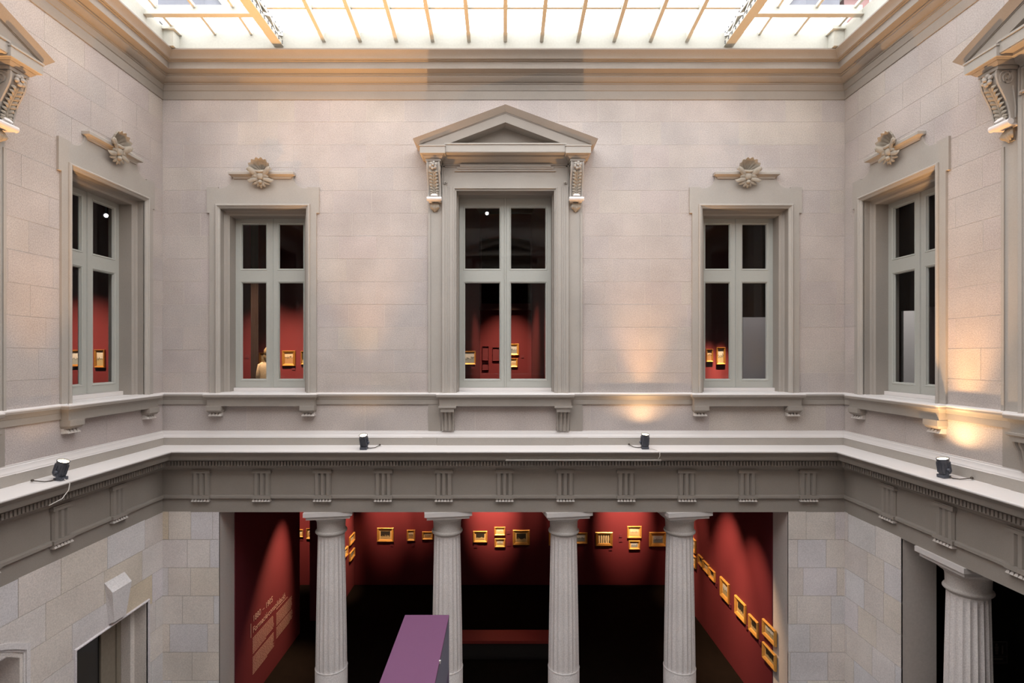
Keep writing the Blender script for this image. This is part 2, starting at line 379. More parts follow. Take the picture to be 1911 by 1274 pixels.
for side, u in spots_t:
    t = tri0 if first else copy_tree(tri0, entab); first = False
    loc, r = on_wall(side, u); t.location = loc; t.rotation_euler = (0, 0, r)

# ------------------------------------------------------------------ windows
def shell_fan(mb, R=.19, cz=9.385, lobes=9, p0=.05, lean=.14, amin=-105, amax=105):
    na, nr = 72, 6; fr, bk = [], []
    for j in range(nr+1):
        r = j/nr; row, row2 = [], []
        for i in range(na+1):
            a = math.radians(amin+(amax-amin)*i/na); ph = math.cos(2*PI*lobes*i/na/1.0)
            rr = R*r*(1+.05*ph*(r > .8))*(1-.12*(abs(a)/math.radians(105))**2)
            p = p0+lean*r**1.6+.010*ph*r
            row.append((rr*math.sin(a), -p, cz+rr*math.cos(a))); row2.append((rr*math.sin(a), -(p-.025), cz+rr*math.cos(a)+.012))
        fr.append(row); bk.append(row2)
    n = na+1; vs = [v for r in fr for v in r] + [v for r in bk for v in r]; o = (nr+1)*n; fs = []
    for j in range(nr):
        for i in range(na):
            q = (j*n+i, j*n+i+1, (j+1)*n+i+1, (j+1)*n+i); fs.append(q); fs.append(tuple(o+k for k in reversed(q)))
    for i in range(na): fs.append((nr*n+i, nr*n+i+1, o+nr*n+i+1, o+nr*n+i))
    mb.add(vs, fs)
def make_leafed_casements(root, half, foot, head, ui, uo, z_low, z_up, Y0=.335):
    """two casement leaves with glazed panes; ui/uo inner and outer edge of the panes"""
    for s in (-1, 1):
        lf = MB(); x = lambda a, b: (min(s*a, s*b), max(s*a, s*b))
        y0, y1 = Y0, Y0+.05
        lf.box(*x(.004, ui), y0, y1, foot, head); lf.box(*x(uo, half), y0, y1, foot, head)
        lf.box(*x(ui, uo), y0, y1, foot, z_low[0]); lf.box(*x(ui, uo), y0, y1, z_low[1], z_up[0]); lf.box(*x(ui, uo), y0, y1, z_up[1], head)
        cs = lf.build('casement', 'paint', root)
        bd = MB()
        for za, zb in (z_low, z_up):
            cx, cz = s*(ui+uo)/2, (za+zb)/2; hw, hh = (uo-ui)/2-.012, (zb-za)/2-.012
            pr = [(0, -Y0-.03), (.012, -Y0-.005), (.028, -Y0+.007), (.034, -Y0-.001), (.012, -Y0-.035)]
            bd.rings([[(cx+a*(hw+d), -p, cz+b*(hh+d)) for d, p in pr] for a, b in ((-1, -1), (-1, 1), (1, 1), (1, -1))], closed=True)
        bd.build('glazing_bead', 'paint', cs)
        for za, zb in (z_low, z_up):
            a, b = x(ui-.005, uo+.005); g = MB(); g.add([(a, Y0+.027, za-.005), (b, Y0+.027, za-.005), (b, Y0+.027, zb+.005), (a, Y0+.027, zb+.005)], [(0, 1, 2, 3)]); g.build('pane', 'glass', cs)
    ast = MB(); ast.prism([(-.02, Y0+.003), (-.012, Y0-.017), (.012, Y0-.017), (.02, Y0+.003)], foot, head, 'z'); ast.build('meeting_strip', 'paint', root)
def liner_prof(i=.078): return [(.012, -.5), (.012, .0), (.0, .0), (.0, -.10), (-i*.3, -.115), (-i*.7, -.12), (-i, -.14), (-i, -.5)]
def dado_bracket(root, u):
    b = MB(); b.pbox(u-.118, u+.118, 0, .135, 5.485, 5.56); b.taper(u-.10, u+.10, -.10, 0, 5.45, u-.118, u+.118, -.125, 0, 5.485)
    o = b.build('sill_bracket', 'trim', root)
    g = MB()
    for i in range(4):
        c = u-.0775+.0517*i; g.taper(c-.026, c+.026, -.098, 0, 5.392, c-.013, c+.013, -.06, 0, 5.45)
    g.pbox(u-.1, u+.1, 0, .045, 5.385, 5.45)
    g.build('guttae', 'drops', o)
def make_side_window():
    w = empty('window_1', kind='structure')
    s = MB()
    arc = [(.50+0, 9.33)] + [(.70-.2*math.cos(a), 9.33-.2*math.sin(a)) for a in [PI/2*i/8 for i in range(1, 9)]] + [(.735, 9.13), (.735, 9.152), (.925, 9.152), (.925, 8.727), (.7785, 8.727), (.7785, 8.8485)]
    poly = arc + [(-x, z) for x, z in reversed(arc)]
    # head piece and jambs
    s.prism(poly, -.03, .01, 'y')
    for k in (-1, 1):
        a, b = sorted((k*.7785, k*.88)); s.box(a, b, -.03, .01, 5.76, 8.727)
    s.build('surround', 'trim2', w)
    MB().opening_sweep([(.071, -.01), (.071, .044), (.064, .056), (.05, .062), (.037, .056), (.032, .044), (.022, .040), (.008, .03), (0, .02), (0, -.01)], .708, 5.765, 8.80).build('moulding', 'trim2', w, smooth=30)
    MB().opening_sweep(liner_prof(), .708, 5.765, 8.80).build('reveal', 'trim', w)
    # shelf above, with its carving
    sh = MB().return_sweep([(0, 9.285), (.05, 9.285), (.055, 9.305), (.075, 9.325), (.10, 9.33), (.112, 9.34), (.112, 9.378), (.10, 9.392), (0, 9.40)], .42).build('shelf', 'trim2', w, smooth=30)
    c = MB(); shell_fan(c); so = c.build('shell_ornament', 'carve', w, smooth=60)
    d = MB()
    d.tube([(-.10, -.10, 9.40), (-.05, -.135, 9.375), (0, -.145, 9.365), (.05, -.135, 9.375), (.10, -.10, 9.40)], [.018, .026, .03, .026, .018], 8)
    d.ball((0, -.12, 9.30), .06, 10, (1, .7, 1.2))
    for k in (-1, 1):
        d.leaf([(k*.02, -.12, 9.33), (k*.10, -.15, 9.36), (k*.165, -.185, 9.405), (k*.21, -.165, 9.40)], .046)
        d.leaf([(k*.02, -.11, 9.30), (k*.08, -.14, 9.31), (k*.14, -.13, 9.285)], .03)
        d.leaf([(k*.02, -.11, 9.27), (k*.09, -.13, 9.25), (k*.175, -.13, 9.225), (k*.215, -.12, 9.245)], .034)
        d.leaf([(k*.02, -.10, 9.25), (k*.08, -.11, 9.205), (k*.15, -.09, 9.175)], .032)
        d.leaf([(k*.01, -.10, 9.23), (k*.04, -.10, 9.17), (k*.07, -.08, 9.14)], .026)
    d.leaf([(0, -.10, 9.22), (0, -.11, 9.16), (0, -.08, 9.115)], .028); d.ball((0, -.125, 9.205), .036, 10)
    d.build('acanthus_leaf', 'carve', so, smooth=60)
    # casement
    make_leafed_casements(w, .632, 5.835, 8.724, .106, .53, (5.97, 7.631), (7.861, 8.635))
    MB().pbox(-.70, .70, -.5, -.27, 5.775, 5.832).build('casement_sill', 'sill_white', w)
    # sill
    s2 = MB().return_sweep([(0, 5.555), (.11, 5.555), (.11, 5.65), (.116, 5.665), (.135, 5.695), (.152, 5.702), (.155, 5.708), (.155, 5.745), (.148, 5.757), (-.02, 5.765)], .765)
    s2.pbox(-.70, .70, -.5, .0, 5.70, 5.768)
    so_ = s2.build('sill', 'trim', w, smooth=30)
    MB().return_sweep([(0, 5.735), (.15, 5.735), (.157, 5.738), (.158, 5.750), (.15, 5.761), (-.02, 5.770)], .765).pbox(-.70, .70, -.5, .0, 5.74, 5.773).build('sill_capping', 'sill_white', so_, smooth=30)
    for k in (-1, 1): dado_bracket(w, k*.76)
    return w
win = make_side_window()
def place_win(o, side, u):
    loc, r = on_wall(side, u); o.location = loc; o.rotation_euler = (0, 0, r)
place_win(win, 'back', BU[0])
for i, (sd, u) in enumerate([('back', BU[2]), ('left', -YS), ('right', YS), ('left', -(L-YS)), ('right', L-YS), ('front', -BU[0]), ('front', -BU[2])]):
    place_win(copy_tree(win, None, 'window_%d' % (i+2)), sd, u)

def make_console(w, u):
    k = MB()
    front = [(.262, 9.505), (.272, 9.47), (.27, 9.41), (.25, 9.34), (.21, 9.26), (.165, 9.17), (.135, 9.08), (.12, 9.0), (.122, 8.955), (.14, 8.935), (.12, 8.905), (.06, 8.90)]
    poly = [(-p, z) for p, z in front] + [(0, 8.90), (0, 9.505)]
    k.prism(poly, u-.095, u+.095, 'x')
    edge = [(-(p+.012), z) for p, z in front[:-2]] + [(-(p-.02), z) for p, z in reversed(front[:-2])]
    for q in (-1, 1): k.prism(edge, u+q*.095-.012, u+q*.095+.008, 'x')
    con = k.build('console', 'trim2', w, smooth=40)
    v = MB()
    for q in (-1, 1):
        sp = []
        for i in range(34):
            a = -.6+i*.40; r = .088*(1-i/38); sp.append((u+q*.098, -(.165+r*math.cos(a)), 9.405+r*math.sin(a)))
        v.tube(sp, .009, 5)
        v.tube([(u+q*.098, -.10, 9.32), (u+q*.098, -.085, 9.2), (u+q*.098, -.07, 9.08), (u+q*.098, -.075, 8.97)], .009, 5)
    v.build('volute', 'trim2', con, smooth=60)
    a = MB(); pts = front[3:9]
    def at(t):
        x = t*(len(pts)-1); i = min(int(x), len(pts)-2); f = x-i
        return pts[i][0]*(1-f)+pts[i+1][0]*f, pts[i][1]*(1-f)+pts[i+1][1]*f
    a.tube([(u, -(at(i/10)[0]+.012), at(i/10)[1]) for i in range(11)], [.014]*10+[.006], 6)
    for i in range(9):
        p0, z0 = at(.02+i*.105); p1, z1 = at(min(1, .10+i*.105)); p2, z2 = at(min(1, .04+i*.105))
        for q in (-1, 1):
            a.leaf([(u+q*.008, -(p1+.01), z1), (u+q*.045, -(p0+.028), (z0+z1)/2+.01), (u+q*.075, -(p2+.016), z2+.012)], .022, .6)
    a.build('acanthus_leaf', 'carve', con, smooth=60)
    r = MB(); r.ball((u, -.318, 9.42), .022, 8)
    for i in range(6):
        an = 2*PI*i/6+.3; r.ball((u+.043*math.cos(an), -.295, 9.42+.043*math.sin(an)), .028, 8, (1, .8, 1))
    r.build('rosette', 'trim2', con, smooth=60)
    s = MB(); s.tube([(u-.12, -.145, 8.925), (u+.12, -.145, 8.925)], .034, 12); s.pbox(u-.1, u+.1, 0, .15, 8.893, 8.91)
    for i in range(5): s.leaf([(u-.055+.0275*i, -.125, 8.945), (u-.04+.02*i, -.165, 8.975), (u-.02+.01*i, -.15, 9.01)], .018)
    s.build('scroll', 'sill_white', con, smooth=60)
    d = MB()
    for i in range(-2, 3): d.leaf([(u+i*.012, -.05, 8.885), (u+i*.026, -.085, 8.81), (u+i*.022, -.05, 8.73+.022*abs(i))], .03, .6)
    d.pbox(u-.045, u+.045, 0, .03, 8.75, 8.89)
    d.build('pendant', 'carve', con, smooth=60)
def rake(mb, u_up, z_up, u_lo, z_lo, p_up, p_lo, back=0.0):
    """raking band of a pediment: three stations (eaves, apex, eaves)"""
    R = []
    for a, za, b, zb in zip((-u_up, 0, u_up), (z_up[0], z_up[1], z_up[0]), (-u_lo, 0, u_lo), (z_lo[0], z_lo[1], z_lo[0])):
        R.append([(a, -p_up, za), (b, -p_lo, zb), (b, -back, zb), (a, -back, za)])
    mb.rings(R)
def make_middle_window(name, glazed=True):
    w = empty(name, kind='structure')
    MB().opening_sweep([(.055, -.01), (.055, .050), (.048, .06), (.034, .062), (.024, .052), (.02, .04), (.0, .03), (0, -.01)], .805, 5.765, 9.09).build('moulding', 'trim2', w, smooth=30)
    MB().opening_sweep(liner_prof(.02), .805, 5.765, 9.09).build('reveal', 'trim', w)
    j = MB()
    for k in (-1, 1):
        prof = [(.86, .0), (.86, .052), (.915, .052), (.92, .040), (.955, .040), (.96, .050), (.99, .055), (.995, .068), (1.035, .072), (1.035, 0)]
        j.prism([(k*x, -p) for x, p in prof], 5.765, 9.19, 'z')
        j.tube([(k*1.0, -.075, 9.19), (k*1.0, -.08, 9.21), (k*.975, -.08, 9.222), (k*.96, -.08, 9.20)], .016, 6)
    j.build('architrave', 'trim2', w)
    st = MB()
    for k in (-1, 1):
        a, b = sorted((k*1.035, k*1.27)); st.box(a, b, -.02, .005, 5.765, 9.5)
        a, b = sorted((k*1.235, k*1.27)); st.box(a, b, -.034, -.018, 5.765, 8.72)
        a, b = sorted((k*1.035, k*1.10)); st.box(a, b, -.05, -.018, 8.985, 9.02)
    st.build('side_strip', 'trim2', w)
    fz = MB(); fz.pbox(-1.04, 1.04, -.01, .045, 9.142, 9.515)
    for d, pp in ((0, .066), (.025, .056)):
        fz.pbox(-1.04+d, -1.02+d, .04, pp, 9.142, 9.515-d); fz.pbox(1.02-d, 1.04-d, .04, pp, 9.142, 9.515-d); fz.pbox(-1.04+d, 1.04-d, .04, pp, 9.495-d, 9.515-d)
    fz.pbox(-.83, .83, .04, .072, 9.40, 9.43); fz.pbox(-.79, .79, .04, .088, 9.43, 9.46); fz.pbox(-.74, .74, .04, .10, 9.46, 9.50)
    fz.build('frieze_panel', 'trim2', w)
    pd_ = empty('pediment'); pd_.parent = w
    c = MB()
    c.pbox(-1.0, 1.0, 0, .345, 9.612, 9.735); c.pbox(-.97, .97, 0, .358, 9.728, 9.750); c.pbox(-.97, .97, .3, .338, 9.604, 9.615)
    c.prism([(-.06, 9.505), (-.075, 9.525), (-.12, 9.54), (-.15, 9.57), (-.20, 9.585), (-.205, 9.612), (0, 9.612), (0, 9.505)], -1.02, 1.02, 'x')
    for k in (-1, 1):
        a, b = sorted((k*.955, k*1.355)); c.box(a, b, -.375, 0, 9.585, 9.70); c.box(a-.008, b+.008, -.385, 0, 9.692, 9.712)
    c.build('horizontal_cornice', 'trim2', pd_)
    t = MB()
    for k in (-1, 1):
        x = k*1.155
        t.taper(x-.16, x+.16, -.335, 0, 9.565, x-.185, x+.185, -.36, 0, 9.585); t.taper(x-.135, x+.135, -.30, 0, 9.53, x-.16, x+.16, -.33, 0, 9.562); t.box(x-.12, x+.12, -.285, 0, 9.49, 9.53)
    t.build('console_cap', 'trim', pd_)
    r = MB()
    rake(r, 1.458, (9.792, 10.33), 1.395, (9.716, 10.238), .425, .362)
    rake(r, 1.40, (9.728, 10.246), 1.39, (9.712, 10.222), .356, .352)
    rake(r, 1.39, (9.712, 10.223), 1.0, (9.712, 10.085), .345, .335)
    r.build('raking_cornice', 'trim', pd_)
    MB().prism([(-1.0, 9.74), (0, 10.09), (1.0, 9.74)], -.10, 0, 'y').build('tympanum', 'trim', pd_)
    for k in (-1, 1): make_console(w, k*1.155)
    if glazed:
        make_leafed_casements(w, .787, 5.835, 9.072, .09, .70, (5.97, 7.631), (7.861, 8.92))
        MB().pbox(-.80, .80, -.5, -.27, 5.775, 5.832).build('casement_sill', 'sill_white', w)
        s2 = MB().return_sweep([(0, 5.555), (.11, 5.555), (.11, 5.65), (.116, 5.665), (.135, 5.695), (.152, 5.702), (.155, 5.708), (.155, 5.745), (.148, 5.757), (-.02, 5.765)], .967)
        s2.pbox(-.80, .80, -.5, .0, 5.70, 5.768)
        so_ = s2.build('sill', 'trim', w, smooth=30)
        MB().return_sweep([(0, 5.735), (.15, 5.735), (.157, 5.738), (.158, 5.750), (.15, 5.761), (-.02, 5.770)], .967).pbox(-.80, .80, -.5, .0, 5.74, 5.773).build('sill_capping', 'sill_white', so_, smooth=30)
        for k in (-1, 1):
            u = k*.945; b = MB()
            b.pbox(u-.145, u+.145, 0, .16, 5.53, 5.555); b.taper(u-.115, u+.115, -.135, 0, 5.51, u-.145, u+.145, -.16, 0, 5.53); b.pbox(u-.11, u+.11, 0, .14, 5.46, 5.512)
            # fluted body
            R = []
            for z, pp in ((5.145, .05), (5.25, .055), (5.36, .075), (5.42, .105), (5.462, .115)):
                row = []
                xs = [-.105, -.085, -.06, -.035, -.0125, .0125, .035, .06, .085, .105]; g = [0, 0, .03, 0, 0, 0, 0, .03, 0, 0]
                g = [0, 0, .03, 0, .0, .0, 0, .03, 0, 0]; xs = [-.105, -.085, -.065, -.045, -.02, .0, .02, .045, .065, .085, .105]; g = [0, 0, .03, 0, 0, .03, 0, 0, .03, 0, 0]
                for x, gg in zip(xs, g): row.append((u+x*(.94 if z < 5.2 else 1), -(pp-gg*min(1, (pp-.02)/.05)), z))
                row += [(u+.105, 0, z), (u-.105, 0, z)]; R.append(row)
            b.rings(R); b.build('fluted_bracket', 'trim', w)
            a, bb = sorted((k*1.06, k*1.27)); MB().box(a, bb, -.016, .003, 5.14, 5.578).build('dado_strip', 'trim', w)
        pl = MB(); pl.pbox(-1.12, 1.12, 0, .066, 4.885, 5.036)
        for k in (-1, 1):
            a, bb = sorted((k*1.122, k*1.36)); pl.box(a, bb, -.057, 0, 4.885, 5.036)
        pl.build('plinth_block', 'trim2', w)
    return w
mw = make_middle_window('window_9'); place_win(mw, 'back', BU[1])
place_win(copy_tree(mw, None, 'window_10'), 'left', -YC)
place_win(copy_tree(mw, None, 'window_11'), 'right', YC)
place_win(make_middle_window('window_12', glazed=False), 'front', -BU[1])

# ------------------------------------------------------------------ glazed roof
roof = MB()
U0 = .30
R = []
for cx, cy in ((-1, 0), (1, 0), (1, -1), (-1, -1)):
    R.append([(cx*(W-p), (-p if cy == 0 else -(L-p)), z) for p, z in ((-.4, 11.225), (U0, 11.225), (U0, 11.535), (.12, 11.535), (.12, 11.4), (-.4, 11.4))])
roof.rings(R, closed=True)
ceil = roof.build('ceiling', 'roof_wall', kind='structure')
for cx in (-1, 1):
    x = cx*(W-U0); y = -U0
    cb = MB(); a, b = sorted((x, x-cx*.16)); cb.box(a, b, y-.16, y, 11.23, 11.475); a, b = sorted((x, x-cx*.20)); cb.box(a, b, y-.20, y, 11.475, 11.53)
    cb.build('corner_block', 'roof_wall', ceil)
ZG, SL, RIDGE = 11.545, .10, L/2-U0
def roofz(q): return ZG+SL*q
BARX = [.026+.5785*i for i in range(-9, 10)]
GX = 3.585
for half in (0, 1):
    Y = (lambda q: -U0-q) if half == 0 else (lambda q: -L+U0+q)
    for x in BARX:
        if abs(abs(x)-GX) < .2 or abs(x) > W-U0: continue
        deep = .165 if abs(x) < GX else .055; hw = .029 if abs(x) < GX else .019
        b = MB(); q1 = RIDGE
        b.rings([[(x-hw, Y(q), roofz(q)-deep), (x+hw, Y(q), roofz(q)-deep), (x+hw, Y(q), roofz(q)-deep+.02), (x+.014, Y(q), roofz(q)-deep+.025), (x+.014, Y(q), roofz(q)-.004), (x-.014, Y(q), roofz(q)-.004), (x-.014, Y(q), roofz(q)-deep+.025), (x-hw, Y(q), roofz(q)-deep+.02)] for q in (-.0, q1)])
        b.build('glazing_bar', 'iron', ceil)
    xs = [-(W-U0)] + [x for x in BARX if abs(x) < W-U0] + [W-U0]
    for a, b in zip(xs[:-1], xs[1:]):
        for q0, q1, mt in ((-.06, .55, 'frost'), (.56, RIDGE, 'clear')):
            MB().add([(a, Y(q0), roofz(q0)), (b, Y(q0), roofz(q0)), (b, Y(q1), roofz(q1)), (a, Y(q1), roofz(q1))], [(0, 1, 2, 3)]).build('glass_pane', mt, ceil)
    for x0, x1, z0, z1, q0, q1 in ((-GX, GX, -.05, -.006, .54, .58), (-W+U0, -GX, -.15, -.008, .55, .58), (GX, W-U0, -.15, -.008, .55, .58),
                                   (-W+U0, -GX, -.165, -.145, .53, .62), (GX, W-U0, -.165, -.145, .53, .62)):
        y0, y1 = sorted((Y(q0), Y(q1))); MB().box(x0, x1, y0, y1, roofz(.56)+z0, roofz(.56)+z1).build('purlin', 'iron', ceil)
MB().box(-W+U0, W-U0, -L/2-.04, -L/2+.04, roofz(RIDGE)-.16, roofz(RIDGE)+.01).build('ridge_beam', 'iron', ceil)
for sgn in (-1, 1):
    g = MB(); y0, y1 = -L+U0+.05, -U0-.05+.08
    x = sgn*GX
    g.box(x-.075, x+.075, y0, y1, 11.305, 11.318)                          # bottom flange
    for d in (-.062, .050): g.box(x+d, x+d+.012, y0, y1, 11.318, 11.398)
    gd = g.build('girder', 'iron', ceil)
    u = MB()
    for d in (-.062, .050): u.box(x+d, x+d+.012, y0, y1, 11.49, 11.56)
    u.box(x-.062, x+.062, y0, y1, 11.56, 11.572)
    u.build('upper_chord', 'rivet', gd)
    la = MB(); n = 30; st = (y1-y0)/n
    for i in range(n):
        ya, yb = y0+i*st, y0+(i+1)*st; za, zb = (11.385, 11.505) if i % 2 else (11.505, 11.385)
        for d in (-.066, .062):
            la.add([(x+d, ya-.035, za), (x+d, ya+.035, za), (x+d, yb+.035, zb), (x+d, yb-.035, zb), (x+d+.004, ya-.035, za), (x+d+.004, ya+.035, za), (x+d+.004, yb+.035, zb), (x+d+.004, yb-.035, zb)],
                   [(0, 1, 2, 3), (4, 7, 6, 5), (0, 4, 5, 1), (1, 5, 6, 2), (2, 6, 7, 3), (3, 7, 4, 0)])
    la.build('lattice_bar', 'rivet', gd)
    rv = MB()
    for i in range(n*2):
        ya = y0+(i+.5)*st/2
        for d in (-.068, .064):
            for z in (11.345, 11.375, 11.525): rv.box(x+d-.003, x+d+.006, ya-.009, ya+.009, z-.009, z+.009)
    rv.build('rivet', 'lamp', gd, kind='stuff')

# ------------------------------------------------------------------ rooms round the court
def sbox(name, mat, *bs):
    mb = MB()
    for b in bs: mb.box(*b)
    return mb.build(name, mat, kind='structure')
XO, YB, YF = 14.0, 6.6, -13.0
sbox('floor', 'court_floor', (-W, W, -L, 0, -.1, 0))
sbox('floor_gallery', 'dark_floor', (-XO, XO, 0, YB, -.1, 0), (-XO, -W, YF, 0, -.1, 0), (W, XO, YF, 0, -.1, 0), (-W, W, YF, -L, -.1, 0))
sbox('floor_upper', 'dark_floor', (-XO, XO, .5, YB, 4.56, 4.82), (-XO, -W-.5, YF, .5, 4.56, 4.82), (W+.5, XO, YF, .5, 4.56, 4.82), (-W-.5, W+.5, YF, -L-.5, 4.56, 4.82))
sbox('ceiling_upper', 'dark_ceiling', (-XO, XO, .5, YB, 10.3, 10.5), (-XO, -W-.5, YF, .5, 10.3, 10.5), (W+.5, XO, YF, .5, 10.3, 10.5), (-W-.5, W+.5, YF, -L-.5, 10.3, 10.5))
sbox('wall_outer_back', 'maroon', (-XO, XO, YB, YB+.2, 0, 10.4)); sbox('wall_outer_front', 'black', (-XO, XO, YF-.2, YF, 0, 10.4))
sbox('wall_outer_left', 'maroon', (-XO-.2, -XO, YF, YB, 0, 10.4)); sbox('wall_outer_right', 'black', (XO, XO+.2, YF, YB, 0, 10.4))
# ground-floor gallery
GB = 6.0
sbox('wall_gallery_back', 'red', (-7.4, 4.9, GB, GB+.2, 0, 4.56))
sbox('wall_gallery_right', 'red', (4.68, 4.88, .5, GB, 0, 4.56))
sbox('wall_gallery_left', 'red', (-4.90, -4.68, .5, 3.43, 0, 4.56))
sbox('wall_gallery_return', 'red', (-4.66, -4.15, 4.0, GB, 0, 4.56))
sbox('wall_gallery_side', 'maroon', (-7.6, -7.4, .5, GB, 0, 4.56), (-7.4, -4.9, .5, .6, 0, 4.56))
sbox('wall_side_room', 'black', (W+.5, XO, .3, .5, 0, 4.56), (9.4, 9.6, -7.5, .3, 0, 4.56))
# first-floor rooms
UB = 4.0
sbox('wall_upper_left_bay', 'red', (-7.0, -.93, UB, UB+.15, 4.82, 10.3))
sbox('wall_upper_right_bay', 'red', (.98, 7.0, UB, UB+.15, 4.82, 10.3))
nb = MB(); nb.prism([(-.93, UB), (-.655, 6.0), (.77, 6.0), (.98, UB), (1.08, UB+.1), (.87, 6.15), (-.755, 6.15), (-1.03, UB+.1)], 4.82, 10.3, 'z'); nb.build('wall_upper_niche', 'red', kind='structure')
tr = MB(); tr.box(-.70, .82, 5.86, 5.99, 7.62, 7.80)
for x in (-.69, .00, .74): tr.box(x, x+.08, 5.88, 5.99, 7.80, 9.6)
tr.build('trim_4', plain('niche_trim', (.10, .055, .055), .7), kind='structure')
sbox('window_14', 'black', (-.61, .0, 5.93, 5.985, 7.80, 9.6), (.08, .74, 5.93, 5.985, 7.80, 9.6))
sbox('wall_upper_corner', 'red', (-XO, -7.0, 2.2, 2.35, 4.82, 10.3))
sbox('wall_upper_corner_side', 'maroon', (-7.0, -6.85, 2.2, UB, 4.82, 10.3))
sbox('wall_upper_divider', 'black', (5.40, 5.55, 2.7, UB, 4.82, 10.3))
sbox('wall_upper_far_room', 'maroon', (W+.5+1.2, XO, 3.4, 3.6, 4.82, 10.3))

# ------------------------------------------------------------------ columns
def make_column():
    c = empty('doric_column')
    n = 20; m = 6
    def ring(r, z, depth):
        out = []
        for i in range(n*m):
            a = 2*PI*(i+.0)/(n*m); t = (i % m)/m; out.append(((r-depth*math.sin(PI*t))*math.cos(a), (r-depth*math.sin(PI*t))*math.sin(a), z))
        return out
    s = MB(); H0, H1 = 1.055, 3.335
    rad = lambda z: .262-.040*((z-H0)/(H1-H0))**1.25
    zs = [H0+.0, H0+.012]+[H0+.05+(H1-.10-H0-.05)*i/8 for i in range(9)]+[H1-.06, H1-.03, H1]
    dp = [.0, .010]+[.017]*9+[.015, .006, 0]
    s.rings([ring(rad(z), z, d) for z, d in zip(zs, dp)]); s.build('shaft', 'column', c, smooth=28)
    MB().lathe([(.268, .0), (.268, 1.035), (.262, 1.046), (.258, 1.055)], 40).build('drum', 'column', c, smooth=35)
    MB().lathe([(.266, 1.046), (.272, 1.050), (.266, 1.060), (.25, 1.06)], 40).build('joint_ring', 'sill_white', c, smooth=35)
    e = MB().lathe([(.222, H1-.01), (.226, H1), (.232, H1+.012), (.250, H1+.02), (.262, H1+.035), (.264, H1+.05), (.256, H1+.068), (.238, H1+.076), (.234, H1+.09), (.236, 3.52), (.240, 3.565), (.250, 3.575), (.252, 3.59), (.262, 3.598), (.30, 3.622), (.335, 3.65), (.35, 3.668), (.35, 3.675)], 48)
    cp = e.build('capital', 'capital', c, smooth=35)
    a = MB(); a.box(-.352, .352, -.352, .352, 3.672, 3.714); a.taper(-.36, .36, -.36, .36, 3.712, -.385, .385, -.385, .385, 3.728); a.box(-.39, .39, -.39, .39, 3.728, 3.797)
    a.build('abacus', 'sill_white', cp)
    return c
col0 = make_column()
cl = [((-2.96, .355), 'fluted stone column first from the left pier of the red gallery'), ((-.97, .355), 'fluted stone column partly hidden by the purple-topped partition'),
      ((1.03, .355), 'fluted stone column on the gallery front, beside the right end of the red bench'), ((3.02, .355), 'fluted stone column last on the gallery front, near the oblique wall of gilt frames')]
for i, ((x, y), lb) in enumerate(cl):
    c = col0 if i == 0 else copy_tree(col0); c.location = (x, y, 0); c.rotation_euler = (0, 0, PI/20)
    tag(c, lb, 'column', 'columns of the gallery front')
c = copy_tree(col0); c.location = (W+.355, -1.93, 0); c.rotation_euler = (0, 0, 0)
if 'group' in c: del c['group']
tag(c, 'fluted stone column seen close up under the side wall, before a black room', 'column')

# ------------------------------------------------------------------ blind openings of the left wall, ground floor
loc, r = on_wall('left', DOOR[0])
d1 = empty('door_1', loc, r, 'structure')
MB().opening_sweep([(.03, -.01), (.03, .022), (.022, .032), (.008, .03), (0, .015), (0, -.01)], .705, 0, 2.50).build('moulding', 'lower_stone', d1, smooth=30)
MB().opening_sweep([(.01, -.55), (.01, .01), (0, .01), (0, -.20), (-.07, -.215), (-.07, -.55)], .705, 0, 2.50).build('reveal', 'lower_stone', d1)
MB().opening_sweep([(-.07, -.42), (-.07, -.36), (-.10, -.355), (-.16, -.36), (-.17, -.42)], .705, 0, 2.50).build('frame', 'door_wood', d1)
lf = MB()
lf.box(-.53, -.44, .37, .41, .02, 2.33); lf.box(.22, .29, .36, .41, .02, 2.33); lf.box(.30, .53, .375, .41, .02, 2.33); lf.box(-.53, .53, .37, .41, 2.24, 2.33); lf.box(-.53, .53, .37, .41, .02, .9)
lv = lf.build('leaf', 'door_wood', d1)
MB().box(-.45, .23, .385, .395, .9, 2.25).build('pane', 'dark_glass', lv)
ks = MB()
ks.add([(-.20, 0, 3.18), (.20, 0, 3.18), (.125, 0, 2.56), (-.125, 0, 2.56), (-.195, -.115, 3.04), (.195, -.115, 3.04), (.118, -.085, 2.585), (-.118, -.085, 2.585)],
       [(0, 1, 5, 4), (4, 5, 6, 7), (0, 4, 7, 3), (1, 2, 6, 5), (3, 7, 6, 2), (0, 3, 2, 1)])
ks.build('keystone', 'lower_stone', d1)
loc, r = on_wall('left', NICHE[0])
w13 = empty('window_13', loc, r, 'structure')
def arch(half, zs, rise, n=14): return [(half*(1-2*i/n), zs+rise*(1-(1-2*i/n)**2)) for i in range(n+1)]
nw, nz, nr_ = NICHE[1:]
outer = [(nw, .8)] + arch(nw, nz, nr_) + [(-nw, .8)]
def arch_band(mb, d0, d1_, p0, p1):
    A = [(nw-d0, .8)] + arch(nw-d0, nz-d0, nr_) + [(-nw+d0, .8)]; B = [(nw-d1_, .8)] + arch(nw-d1_, nz-d1_, nr_) + [(-nw+d1_, .8)]
    mb.rings([[(a[0], -p0, a[1]), (a[0], -p1, a[1]), (b[0], -p1, b[1]), (b[0], -p0, b[1])] for a, b in zip(A, B)])
m_ = MB(); arch_band(m_, 0, .05, -.02, .03); arch_band(m_, .05, .07, -.02, .012); m_.build('moulding', 'lower_stone', w13)
m_ = MB(); arch_band(m_, .07, .11, -.34, -.0); m_.build('reveal', 'lower_stone', w13)
MB().prism([(nw-.05, .8)] + arch(nw-.05, nz-.05, nr_) + [(-nw+.05, .8)], .30, .36, 'y').build('panel', 'lower_stone', w13)
